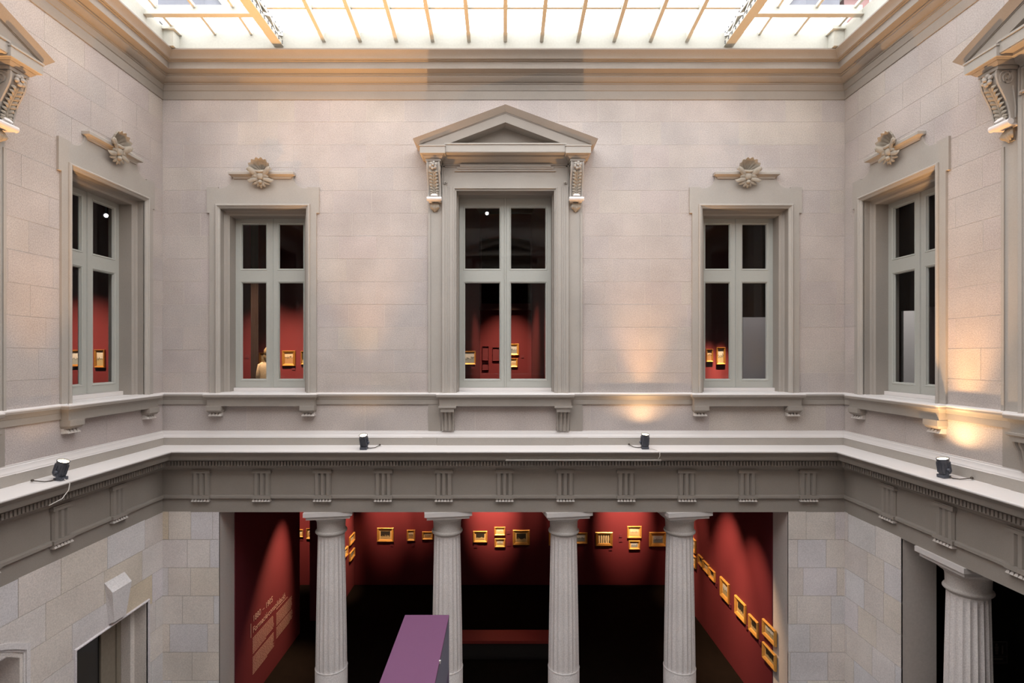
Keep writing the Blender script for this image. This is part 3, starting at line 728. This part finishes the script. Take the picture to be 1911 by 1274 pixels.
# wall infill between the arch and the squared hole behind it
MB().prism([(nw-.01, nz-.02)] + arch(nw-.01, nz-.01, nr_) + [(-nw+.01, nz-.02)], .012, .3, 'y').build('arch_backing', 'lower_stone', w13)

# ------------------------------------------------------------------ pictures
def make_picture(loc, rz, w, h, label, cv, fr='gold', fw=.22, mat=True, group=None, tilt=0.0, cat='painting'):
    p = empty('painting', loc, rz); tag(p, label, cat, group)
    f = fw*min(w, h)
    MB().frame_sweep([(0, .003), (0, .035), (-f*.2, .048), (-f*.45, .042), (-f*.9, .028), (-f, .016), (-f, .004)], w/2, h/2).build('frame', fr, p)
    iw, ih = w/2-f, h/2-f
    if mat:
        MB().box(-iw-.003, iw+.003, -.012, -.004, -ih-.003, ih+.003).build('mount', 'mat', p); iw *= .78; ih *= .76
        MB().box(-iw, iw, -.016, -.011, -ih, ih).build('canvas', cv, p)
    else:
        MB().box(-iw-.003, iw+.003, -.013, -.004, -ih-.003, ih+.003).build('canvas', cv, p)
    return p
def card(loc, rz, label, s=.095):
    o = MB().box(-s/2, s/2, -.012, 0, -s/2, s/2).build('label_card', 'card'); o.location = loc; o.rotation_euler = (0, 0, rz)
    tag(o, label, 'wall label', 'label cards of the gallery'); return o
def at_depth(px, py, y):
    """point seen at photograph pixel (px, py) on the plane at distance y"""
    d = CAMD+y; return ((px-940)*d/FPX, y, EYE-(py-661)*d/FPX)
def at_side(px, py, x):
    d = FPX*x/(px-940); return (x, d-CAMD, EYE-(py-661)*d/FPX)
def flat_pics(y, rows):
    for x0, x1, y0, y1, lb, cv, fr, fw, mat in rows:
        a, b = at_depth(x0, y0, y), at_depth(x1, y1, y)
        make_picture(((a[0]+b[0])/2, y, (a[2]+b[2])/2), 0, b[0]-a[0], a[2]-b[2], lb, cv, fr, fw, mat, 'framed pictures on the red gallery wall')
flat_pics(GB, [
 (704, 735, 984, 1010, 'gilt-framed dark nocturne picture with wide mount, first after the gallery corner', 'c_dark', 'gold', .16, True),
 (759.5, 775, 988, 1008, 'small upright gilt-framed picture between the nocturne and the second column', 'c_fig', 'gold', .18, True),
 (788, 808.5, 991, 1006, 'small gilt-framed sketch almost touching the second column', 'c_fig', 'gold', .2, True),
 (883, 909.5, 990, 1011, 'gilt-framed two-part brown picture just after the second column', 'c_dark', 'gold', .16, True),
 (922.5, 943, 982.5, 998, 'small pale gilt-framed sketch, upper of the pair in the middle bay', 'c_pale', 'gold', .18, True),
 (923, 943, 1004, 1020, 'small gilt-framed sketch with figures, lower of the pair in the middle bay', 'c_land', 'gold', .2, True),
 (957, 988.5, 988, 1016, 'gilt-framed sketch with a dark diagonal mass, broadest in the middle bay', 'c_dark', 'gold', .16, True),
 (1024, 1046, 989.5, 1017, 'gilt frame mostly hidden behind the third column, edge showing on its left', 'c_pale', 'gold', .2, True),
 (1070, 1096, 993, 1013.5, 'gilt-framed grey shore picture emerging from behind the third column', 'c_sea', 'gold', .13, True),
 (1111, 1143, 992, 1018, 'picture of dark tree trunks in a broad antique gold frame', 'c_trunk', 'gold_old', .2, False),
 (1170, 1197, 981, 1003, 'gilt-framed pale cream picture, upper of the pair before the last column', 'c_pale', 'gold', .16, True),
 (1173, 1194, 1008, 1024, 'small gilt-framed bluish sketch, lower of the pair before the last column', 'c_sea', 'gold', .18, True),
 (1211, 1244, 992, 1019, 'gilt-framed grey landscape with wide orange mount touching the last column', 'c_sea', 'gold', .2, True)])
flat_pics(GB, [
 (557, 566.3, 987, 1001, 'small gilt-framed picture seen through the gap beside the text wall', 'c_pale', 'gold', .2, True),
 (572, 585, 985, 1004.5, 'gilt frame cut by the dark wall end, in the gap beside the text wall', 'c_fig', 'gold_old', .2, True)])
for px, py, lb in ((731, 1016, 'below the dark nocturne'), (771, 1016, 'below the small upright picture'), (804.5, 1011, 'below the sketch at the second column'), (887.5, 1018.5, 'below the two-part brown picture'),
                   (948.5, 993, 'beside the upper pale sketch'), (949, 1015, 'beside the lower figure sketch'), (986, 1020, 'below the dark diagonal sketch'), (1027, 1020, 'left of the third column'),
                   (1092, 1022, 'below the grey shore picture'), (1139, 1023.5, 'below the antique gold frame'), (1158, 999, 'upper of two stacked left of the pale cream picture'), (1158, 1007.5, 'lower of two stacked left of the pale cream picture'), (563, 1005, 'in the gap beside the text wall')):
    card(at_depth(px, py, GB), 0, 'small red label card ' + lb)
def side_pics(x, rz, rows, fw=.2):
    for x0, x1, y0, y1, lb, cv in rows:     # x0,y0: far upper corner seen; x1,y1: near lower corner... heights taken at x0
        a, b, c = at_side(x0, y0, x), at_side(x0, y1, x), at_side(x1, y0, x)
        ym = (a[1]+c[1])/2
        make_picture((x, ym, (a[2]+b[2])/2), rz, abs(a[1]-c[1]), a[2]-b[2], lb, cv, 'gold', fw, True, 'framed pictures on the oblique red wall')
side_pics(4.68, -PI/2, [
 (1290, 1300, 999, 1023, 'gilt frame, upper of the pair behind the last column, on the oblique wall', 'c_land'),
 (1292, 1300.5, 1031, 1052, 'gilt frame, lower of the pair behind the last column, on the oblique wall', 'c_pale'),
 (1305, 1313.5, 1033, 1050, 'gilt-framed sketch, first of three close together on the oblique wall', 'c_dark'),
 (1314.5, 1324.5, 1044, 1061.5, 'gilt-framed pale sketch, middle of three close together on the oblique wall', 'c_pale'),
 (1325.5, 1336, 1057, 1075.5, 'gilt-framed sketch, last and nearest of three close together on the oblique wall', 'c_dark'),
 (1346.5, 1362.5, 1074.5, 1110, 'gilt-framed grey and white picture standing alone, mid oblique wall', 'c_land'),
 (1374, 1393.5, 1109, 1143, 'gilt-framed picture with black and white figures, biggest on the oblique wall', 'c_dark'),
 (1400, 1417, 1144, 1173.5, 'gilt-framed picture with dark drawing, last before the stacked pair', 'c_dark'),
 (1426, 1450, 1153, 1181.5, 'gilt-framed picture, upper of the pair beside the stone pier', 'c_land'),
 (1426, 1450, 1196, 1225.5, 'gilt-framed picture, lower of the pair beside the stone pier', 'c_dark')])
side_pics(-4.15, PI/2, [
 (660, 651, 992, 1007, 'small gilt-framed picture, upper of two on the short return wall', 'c_pale'),
 (660, 651, 1021, 1036, 'small gilt-framed picture, lower of two on the short return wall', 'c_land'),
 (647, 639, 1018, 1034, 'gilt frame peeping out beside the first column, on the short return wall', 'c_pale')])
for px, py, lb in ((1313, 1058, 'under the first of three on the oblique wall'), (1325, 1077, 'under the middle of three on the oblique wall'), (1337, 1091, 'under the nearest of three on the oblique wall'),
                   (1363, 1130, 'under the lone grey and white picture'), (1394, 1170, 'under the black and white figures'), (1419, 1199, 'under the picture before the stacked pair')):
    card(at_side(px, py, 4.675), -PI/2, 'small red label card ' + lb, .08)

# pictures of the first-floor rooms, seen through the windows
def up_pic(y, x0, x1, y0, y1, lb, cv, fr='gold_old', fw=.2, mat=False):
    a, b = at_depth(x0, y0, y), at_depth(x1, y1, y)
    make_picture(((a[0]+b[0])/2, y, (a[2]+b[2])/2), 0, b[0]-a[0], a[2]-b[2], lb, cv, fr, fw, mat, 'framed pictures of the upper rooms')
up_pic(2.2, 129.5, 152, 653, 684, 'gold-framed coast picture half behind the casement of the left wall window', 'c_sea')
up_pic(2.2, 177.5, 197.5, 652, 686, 'upright gold-framed hillside picture in the right pane of the left wall window', 'c_land')
up_pic(UB, 484, 504, 658, 680, 'gold-framed pinkish picture behind the visitor in the beige coat', 'c_pale')
up_pic(UB, 527, 552, 654, 683, 'gold-framed picture of a green-dressed figure, shown in the window beside the visitor', 'c_fig')
up_pic(UB, 562, 575, 655, 680, 'gold frame cut off by the window jamb, next to the figure picture', 'c_dark')
up_pic(UB, 862, 888, 655, 680, 'gold-framed grey seascape in the left casement of the pedimented window', 'c_sea', 'gold', .12)
up_pic(6.0, 948, 968.5, 641, 663, 'gold-framed picture with a grey band, upper of two in the pedimented window', 'c_sea', 'gold', .2)
up_pic(6.0, 948, 966, 668.5, 685, 'gold-framed pale picture, lower of two in the pedimented window', 'c_pale', 'gold', .2)
up_pic(UB, 1018.5, 1040, 651, 677, 'gold frame showing only its edge at the casement of the pedimented window', 'c_land', 'gold', .2)
up_pic(UB, 1317, 1330, 651, 675, 'small gold-framed sketch at the edge of the right-hand back window', 'c_fig')
up_pic(UB, 1336, 1353, 648, 680, 'upright gold-framed picture brightly lit in the right-hand back window', 'c_land')
for k, (x0, x1, y0, y1) in enumerate(((900, 912, 646, 672), (919, 932, 648, 673), (900, 912, 676, 690))):
    up_pic(6.0, x0, x1, y0, y1, ('small dull glazed drawing, upper left of three low in the niche', 'small dull glazed drawing, upper right of three low in the niche', 'small dull glazed drawing, lowest of three in the niche')[k], M['card'], 'card', .06)
for px, py, y, lb in ((461, 665, UB, 'in the left pane of the window with the visitor'), (548, 687, UB, 'below the picture of the green-dressed figure'), (883, 684, UB, 'below the grey seascape of the pedimented window'),
                      (975, 665, 6.0, 'beside the two pictures of the pedimented window'), (132, 694, 2.2, 'below the coast picture of the left wall window')):
    card(at_depth(px, py, y), 0, 'small dark red label card ' + lb, .08)

# ------------------------------------------------------------------ wall text
ti = empty('wall_text', (-4.677, 0, 0), PI/2); tag(ti, 'white exhibition heading and two columns of small print on red wall', 'wall text')
def words(txt, y, z, size, parent):
    cu = bpy.data.curves.new('heading', 'FONT'); cu.body = txt; cu.size = size; cu.extrude = .001; cu.align_x = 'LEFT'; cu.align_y = 'BOTTOM_BASELINE'
    tmp = bpy.data.objects.new('heading', cu); COL.objects.link(tmp); dg = bpy.context.evaluated_depsgraph_get(); me = bpy.data.meshes.new_from_object(tmp.evaluated_get(dg))
    bpy.data.objects.remove(tmp)
    o = bpy.data.objects.new('heading', me); COL.objects.link(o); me.materials.clear(); me.materials.append(M['ink']); o.parent = parent
    o.location = (y, -.002, z); o.rotation_euler = (PI/2, 0, 0); return o
for t_, y_ in (('1880', 1.13), ('\u2013', 1.53), ('1905', 1.66)): words(t_, y_, 1.405, .165, ti)
for t_, y_ in (('Formaci\u00f3', 1.13), ('i', 1.70), ('consolidaci\u00f3', 1.78)): words(t_, y_, 1.20, .165, ti)
MB().box(1.045, 1.06, -.004, 0, 1.16, 1.42).build('rule', 'ink', ti)
def para(y0, y1, ztop, n, pitch, last):
    t = MB(); rnd = random.Random(int(ztop*100))
    for i in range(n):
        z = ztop-i*pitch; y = y0; end = y1-rnd.uniform(0, .05) if i < n-1 else y0+last*(y1-y0)
        while y < end-.02:
            l = min(rnd.uniform(.03, .1), end-y); t.box(y, y+l, -.002, 0, z-pitch*.27, z); y += l+.012
    t.build('text_block', 'ink', ti, kind='stuff')
para(1.13, 2.05, 1.11, 10, .031, .6); para(1.13, 2.05, .755, 11, .031, .65)
para(2.16, 2.72, 1.165, 1, .05, 1); para(2.16, 3.0, 1.07, 9, .030, .9); para(2.16, 3.0, .775, 8, .030, .8)

# ------------------------------------------------------------------ bench, purple partition, sign
bn = empty('bench', (.06, 2.55, 0)); tag(bn, 'long low bench with a dark red seat on the gallery floor', 'bench')
MB().add([], []).box(-1.35, 1.35, -.225, .225, .36, .42).build('seat', 'bench', bn)
MB().box(-1.30, 1.30, -.19, .19, .05, .36).build('base', 'bench_base', bn); MB().box(-1.27, 1.27, -.16, .16, 0, .05).build('foot', 'bench_base', bn)
pp = empty('partition', (-.871, -2.74, 0)); tag(pp, 'tall free-standing exhibition partition with a purple top and slate blue side', 'partition')
MB().box(-.25, .25, -4.4, 0, 3.405, 3.438).build('top_panel', 'purple', pp)
MB().box(.238, .25, -4.4, 0, 2.84, 3.405).build('side_panel', 'slate', pp)
MB().box(-.25, .25, -4.4, 0, 0, 2.84).build('lower_body', 'violet', pp)
MB().box(-.25, .238, -4.4, 0, 2.84, 3.405).build('upper_body', 'purple', pp)
MB().box(.246, .262, -.92, -.90, 3.415, 3.443).build('clip', 'sill_white', pp)
sg = empty('wall_sign', at_depth(1863, 1216, .3)); tag(sg, 'faint framed notice in the black room behind the near column', 'sign')
MB().box(-.14, .14, -.012, 0, -.185, .185).build('board', 'sign', sg)
MB().frame_sweep([(0, 0), (0, .018), (-.01, .018), (-.01, 0)], .14, .185).build('frame', 'sign_ink', sg)
q = MB(); q.box(-.06, -.02, -.014, -.011, .11, .15); q.box(-.075, -.005, -.014, -.011, .06, .10); q.box(-.07, -.01, -.014, -.011, .01, .05); q.box(-.065, -.015, -.014, -.011, -.03, 0)
q.box(.05, .07, -.014, -.011, -.03, .12); q.box(-.13, .13, -.014, -.011, -.075, -.068); q.box(-.09, .07, -.014, -.011, -.13, -.10); q.build('pictogram', 'sign_ink', sg)

# ------------------------------------------------------------------ flood lamps on the ledge
def flood(side, u, p, yaw, tilt, label, cable=1, wire=True, power=60, size=110, spill=20):
    (wx, wy), r = WALLS[side]; loc, _ = on_wall(side, u); n = Vector((math.sin(r), -math.cos(r)))
    z = 4.911-.1226*max(p-.05, 0)+.008
    f = empty('floodlight', (loc[0]+n.x*p, loc[1]+n.y*p, z), r); tag(f, label, 'floodlight', 'floodlights on the ledge')
    MB().box(-.055, .055, -.045, .045, -.008, .028).build('base', 'lamp', f)
    for q in (-1, 1): MB().box(*sorted((q*.058, q*.046)), -.015, .015, .02, .115).build('bracket_arm', 'lamp', f)
    MB().ball((cable*.068, 0, .10), .022, 8).build('knob', 'lamp', f, smooth=60)
    h = MB(); h.lathe([(.02, -.075), (.048, -.072), (.052, -.06), (.052, .075), (.055, .08), (.055, .085), (.048, .085), (.046, .07)], 20)
    for i in range(12):
        a = 2*PI*i/12; c, s = math.cos(a), math.sin(a); h.add([(c*.05-s*.002, s*.05+c*.002, -.06), (c*.05+s*.002, s*.05-c*.002, -.06), (c*.059, s*.059, -.055), (c*.05-s*.002, s*.05+c*.002, .05), (c*.05+s*.002, s*.05-c*.002, .05), (c*.059, s*.059, .045)], [(0, 1, 4, 3), (1, 2, 5, 4), (2, 0, 3, 5), (0, 2, 1), (3, 4, 5)])
    hd = h.build('lamp_head', 'lamp', f, smooth=35); hd.location = (0, 0, .13); hd.rotation_euler = (tilt, yaw, 0); hd.scale = (1.22, 1.22, 1.22)
    MB().lathe([(.0, .072), (.046, .074)], 20).build('lens', 'lens', hd)
    d = bpy.data.lights.new('flood_beam', 'SPOT'); d.energy = power; d.spot_size = math.radians(size); d.spot_blend = 1; d.color = (1, .52, .18); d.shadow_soft_size = .03
    lo = bpy.data.objects.new('flood_beam', d); COL.objects.link(lo); lo.parent = hd; lo.location = (0, 0, .082); lo.rotation_euler = (PI, 0, 0)
    d2 = bpy.data.lights.new('flood_spill', 'SPOT'); d2.energy = spill; d2.spot_size = math.radians(158); d2.spot_blend = 1; d2.color = (1, .62, .30); d2.shadow_soft_size = .03
    l2 = bpy.data.objects.new('flood_spill', d2); COL.objects.link(l2); l2.parent = hd; l2.location = (0, 0, .083); l2.rotation_euler = (PI, 0, 0)
    k = cable
    w = MB().tube([(k*.04, .02, .012), (k*.10, .03, .006), (k*.17, .05, .012), (k*.22, min(.15, p-.055), .035)], .006, 6); w.ball((k*.22, min(.15, p-.06), .038), .017, 8); w.build('power_lead', 'wire_dark', f, smooth=60)
    if wire:
        e = .377-p; w = MB(); w.tube([(-k*.03, -.03, .004), (-k*.10, -.05, 0), (-k*.17, -(e-.03), -.015), (-k*.20, -(e+.008), -.04), (-k*.20, -(e+.012), -.10), (-k*.185, -(e-.02), -.15)], .0055, 6) if wire == 'short' else \
            w.tube([(-k*.0, -.04, .004), (k*.005, -(e-.02), -.02), (-k*.0, -(e+.010), -.05), (k*.04, -(e+.03), -.12), (k*.13, -(e+.025), -.20), (k*.26, -(e-.02), -.245)], .0055, 6)
        w.build('white_lead', 'wire', f, smooth=60)
    return f
flood('left', -2.36, .28, -.05, .36, 'grey floodlight on the left ledge, lit lens, white lead hanging over the edge', -1, 'long', 1900, 72, 12)
flood('back', -2.235, .28, -.02, .36, 'grey floodlight with glowing lens on the back ledge left of the middle window', 1, False, 1900, 72, 12)
flood('back', 2.265, .25, .02, .20, 'grey floodlight turned to the wall on the back ledge right of the middle window', -1, 'short', 700, 64, 58)
flood('right', 2.26, .23, .06, .20, 'grey floodlight with glaring lens on the right ledge', 1, False, 950, 66, 85)
flood('left', -5.9, .28, -.05, .36, 'added unseen grey floodlight near the front end of the left ledge', -1, False, 1900, 72, 12)  # unseen lamp, added for a warm glow on the near left cornice
flood('right', 5.9, .28, .05, .36, 'added unseen grey floodlight near the front end of the right ledge', 1, False, 1900, 72, 12)  # its unseen counterpart, added for the glow on the right cornice
ct = MB().box(.03, 2.50, -.352, -.331, 4.713, 4.735).build('cable_trunking', 'trim2'); tag(ct, 'thin pale cable trunking along the underside of the back ledge', 'cable trunking')

# ------------------------------------------------------------------ things in the upper rooms
def board(loc, rz, w, h, label):
    b = empty('partition', loc, rz); tag(b, label, 'partition')
    MB().box(-w/2, w/2, -.03, .03, .04, h).build('panel', 'white_board', b)
    f = MB()
    for k in (-1, 1): f.box(k*w*.4-.03, k*w*.4+.03, -.2, .2, 0, .045)
    f.build('foot', 'lamp', b)
a = at_depth(1385, 592, 2.2); b_ = at_depth(1450, 592, 2.2)
board(((a[0]+b_[0])/2, 2.2, 4.82), 0, b_[0]-a[0], a[2]-4.82, 'white display partition in the right pane of the right-hand back window')
a = at_depth(1686, 580, .9); b_ = at_depth(1722, 580, .9)
board(((a[0]+b_[0])/2, .9, 4.82), math.radians(-8), b_[0]-a[0], a[2]-4.82, 'white display partition behind the right wall window')
def drape(x0, x1, y, z0, z1, label, folds=9, lean=0.0):
    n = folds*6; R = []
    for z, f in ((z0, 1), ((z0+z1)/2, .8), (z1, .6)):
        R.append([(x0*(1-t)+x1*t+lean*(z-z0), y+.035*f*math.sin(2*PI*folds*t), z) for t in [i/n for i in range(n+1)]])
    vs = [v for r in R for v in r]; m = n+1
    fs = [(j*m+i, j*m+i+1, (j+1)*m+i+1, (j+1)*m+i) for j in range(2) for i in range(n)]
    vs += [(v[0], v[1]+.006, v[2]) for v in vs]; k = 3*m
    fs += [tuple(k+i for i in reversed(q)) for q in list(fs)]
    c = MB().add(vs, fs).build('curtain', 'drape', smooth=60); tag(c, label, 'curtain'); return c
a = at_depth(491, 0, 1.0); drape(at_depth(468, 0, 3.4)[0], at_depth(482, 0, 3.4)[0], 3.4, 4.83, 10.3, 'dark brown curtain hanging in the window with the visitor', 5, 0)
drape(at_depth(1398, 0, 3.0)[0], at_depth(1432, 0, 3.0)[0], 3.0, 7.0, 10.3, 'dark curtain above the white partition in the right-hand back window', 6)
drape(at_depth(1728, 0, 1.3)[0], at_depth(1752, 0, 1.3)[0], 1.3, 4.83, 7.3, 'dark drape in the near pane of the right wall window', 5)
def track_lamp(loc, label, aim):
    t = empty('track_spotlight', loc); tag(t, label, 'spotlight', 'track spotlights of the upper rooms')
    zt = 10.3-loc[2]; MB().box(-.06, .06, -.06, .06, zt-.03, zt).tube([(0, 0, zt-.03), (0, 0, .05)], .012, 6).build('stem', 'lamp', t)
    h = MB().lathe([(.02, .07), (.05, .06), (.052, -.06), (.045, -.06), (.042, -.045)], 16).build('lamp_head', 'lamp', t, smooth=35)
    v = Vector(aim).normalized(); h.rotation_euler = v.to_track_quat('-Z', 'Y').to_euler()
    MB().lathe([(0, -.052), (.030, -.05)], 16).build('lens', 'bulb', h)
p1 = at_depth(909, 398, 2.6); track_lamp(p1, 'lit track spotlight shining in the upper left pane of the pedimented window', (0, -1, -.28))
p2 = at_depth(198, 402, .8); track_lamp(p2, 'lit track spotlight shining in the upper pane of the left wall window', (.75, -1, -.28))

# visitor in the upper room
def make_person(loc, rz):
    p = empty('person', loc, rz); tag(p, 'person with blond hair in a beige coat standing before a picture, seen through the window', 'person')
    V, E, Rr = [], [], []
    def v(co, r, link=None):
        V.append(co); Rr.append(r); i = len(V)-1
        if link is not None: E.append((link, i))
        return i
    pel = v((0, 0, .92), .13); ch = v((0, .0, 1.12), .125, pel); st = v((0, .01, 1.30), .13, ch); nk = v((0, .01, 1.42), .05, st); v((0, -.005, 1.50), .048, nk)
    for k in (-1, 1):
        h = v((k*.09, 0, .86), .095, pel); kn = v((k*.095, -.02, .47), .06, h); an = v((k*.095, .02, .08), .038, kn); v((k*.10, -.13, .03), .032, an)
        s = v((k*.165, .01, 1.35), .058, st); el = v((k*.215, .03, 1.09), .043, s); wr = v((k*.21, -.06, .86), .028, el); pm = v((k*.205, -.085, .80), .032, wr)
        for j, (dx, ln) in enumerate(((-.024, .07), (-.008, .08), (.009, .075), (.024, .06))):
            a = v((k*.205+dx*.4, -.095+dx*.8, .765), .0095, pm); b = v((k*.203+dx*.4, -.10+dx*.9, .765-ln*.5), .009, a); v((k*.198+dx*.4, -.095+dx*.9, .765-ln), .008, b)
        a = v((k*.19, -.11, .80), .011, pm); v((k*.182, -.12, .765), .009, a)
    me = bpy.data.meshes.new('body'); me.from_pydata(V, E, []); o = bpy.data.objects.new('body', me); COL.objects.link(o); o.parent = p
    m = o.modifiers.new('skin', 'SKIN'); o.modifiers.new('sub', 'SUBSURF').levels = 1; o.modifiers['sub'].render_levels = 1
    for i, sv in enumerate(me.skin_vertices[0].data): sv.radius = (Rr[i], Rr[i]); sv.use_root = (i == 0)
    me.materials.append(M['skin']); m.use_smooth_shade = True
    hd = MB()
    hd.ball((0, -.01, 1.60), .105, 20, (.76, .93, 1.16)); hd.ball((0, -.115, 1.585), .016, 8, (.8, 1.2, 1.5)); hd.ball((0, -.098, 1.545), .02, 8, (1.3, .5, .35))
    for k in (-1, 1): hd.ball((k*.081, .0, 1.595), .024, 8, (.4, .9, 1.3)); hd.ball((k*.03, -.098, 1.61), .011, 8)
    hd.build('head', 'skin', p, smooth=80)
    ha = MB(); ha.ball((0, .015, 1.625), .112, 18, (.80, .95, 1.1)); ha.ball((0, .06, 1.53), .085, 14, (1.0, .6, 1.35)); ha.build('hair', 'hair', p, smooth=80)
    c = MB(); R = []
    for z, a, b in ((.45, .235, .16), (.70, .225, .155), (.95, .195, .15), (1.12, .18, .145), (1.28, .20, .145), (1.37, .175, .115), (1.43, .085, .075), (1.46, .07, .07)):
        R.append([(a*math.cos(2*PI*i/28), b*math.sin(2*PI*i/28)+.005*math.sin(7*2*PI*i/28)*(z < .9), z) for i in range(28)])
    c.rings(R)
    for k in (-1, 1): c.tube([(k*.12, .01, 1.37), (k*.175, .01, 1.33), (k*.205, .02, 1.2), (k*.222, .03, 1.08), (k*.222, -.01, .97), (k*.212, -.06, .87)], [.06, .078, .07, .06, .055, .05], 14)
    c.build('coat', 'coat', p, smooth=60)
    t = MB()
    for k in (-1, 1): t.tube([(k*.09, 0, .70), (k*.095, -.015, .47), (k*.095, .015, .10)], [.10, .075, .06], 12)
    t.build('trousers', 'trouser', p, smooth=60)
    sh = MB()
    for k in (-1, 1): sh.ball((k*.10, -.05, .04), .05, 12, (.9, 2.4, .8))
    sh.build('shoes', 'lamp', p, smooth=60)
pp0 = at_depth(502, 661, 2.6); make_person((pp0[0], 2.6, 4.82), math.radians(170))

# ------------------------------------------------------------------ neighbouring houses glimpsed above the roof glass
def house(x0, x1, y0, y1, h, mat, label):
    b = empty('building', ((x0+x1)/2, (y0+y1)/2, 0)); tag(b, label, 'building', None); w, d = (x1-x0)/2, (y1-y0)/2
    MB().box(-w, w, -d, d, 0, h).build('wall', mat, b); MB().box(-w-.2, w+.2, -d-.2, d+.2, h, h+.3).build('roof', 'iron', b)
    for i in range(3):
        for j in range(5):
            x = -w*.6+i*w*.6; z = h-2-j*3; f = MB().box(x-.45, x+.45, -d-.06, -d+.02, z-.8, z+.7).build('window', 'roof_wall', b); MB().box(x-.36, x+.36, -d-.075, -d-.05, z-.7, z+.6).build('pane', 'dark_glass', f)
house(-17.4, -15.0, 18, 22, 25, 'facade', 'lilac-grey house glimpsed through the roof glass above the left wall')
house(15.2, 16.9, 18, 22, 25, 'facade', 'lilac-grey house glimpsed through the roof glass above the right wall')
house(17.5, 18.8, 18.6, 22, 24.7, 'facade_red', 'brick red house glimpsed beside the grey one through the roof glass')

# ------------------------------------------------------------------ gallery lighting (spot lamps on the gallery ceilings, out of sight above the openings), then added fill spots
WARM = (1, .66, .40)
for x, dy, z, pw, an in ((-3.25, 1.45, 2.0, 1000, 32), (-2.35, 1.45, 1.95, 600, 27), (-.30, 1.5, 2.15, 2300, 37), (.72, 1.4, 1.9, 250, 22), (1.75, 1.45, 1.9, 500, 27), (3.35, 1.5, 1.95, 2000, 36)):
    spot('gallery_spot', (x, GB-dy, 4.4), (x, GB, z+.22), pw*1.5, an-1, 1, WARM)
for y, z, pw, an in ((5.0, 1.75, 1500, 42), (3.9, 1.5, 350, 36), (2.3, 1.25, 1300, 50), (1.2, 1.0, 900, 46)):
    spot('gallery_spot', (3.35, y-.2, 4.4), (4.68, y, z), pw, an, 1, WARM)
spot('gallery_spot', (-2.9, 4.9, 4.3), (-4.15, 5.2, 1.85), 1700, 34, 1, WARM)
spot('gallery_spot', (-5.6, 4.5, 4.3), (-5.65, GB, 1.75), 1200, 40, 1, WARM)
spot('gallery_spot', (-3.6, 2.9, 4.3), (-4.68, 1.85, .75), 1500, 42, 1, WARM)
spot('gallery_spot', (.1, 3.0, 4.4), (.1, 2.5, .4), 60, 22, 1, (1, .5, .35))
for x, y, tx, ty, z, pw, an in ((-5.5, UB-2.0, -5.6, UB, 5.0, 1000, 50), (-4.6, UB-2.0, -4.6, UB, 5.0, 800, 50), (-1.4, UB-1.9, -1.4, UB, 5.1, 800, 50), (.1, UB, .1, 6.0, 5.2, 1100, 46),
                            (1.4, UB-1.9, 1.4, UB, 5.1, 600, 50), (4.95, UB-1.2, 4.9, UB, 5.7, 2200, 13), (5.2, UB-1.2, 5.22, UB, 5.7, 2800, 12), (-8.5, .2, -8.6, 2.2, 5.0, 1300, 50)):
    spot('upper_spot', (x, y, 9.4), (tx, ty, z), pw*1.5, an, 1, WARM)
spot('upper_spot', (-5.2, .9, 9.4), (-5.45, 2.6, 6.2), 170, 24, 1, WARM)  # fill spot added to lift the visitor out of silhouette
spot('upper_spot', (5.6, 1.2, 9.6), (5.35, 2.2, 6.2), 160, 50, .9, (1, .92, .9))  # fill spot added to brighten the white partition behind the back window
spot('upper_spot', (7.0, -.6, 9.6), (7.6, .9, 6.0), 420, 50, .9, (1, .95, .9))  # another added fill, for the partition behind the right wall window
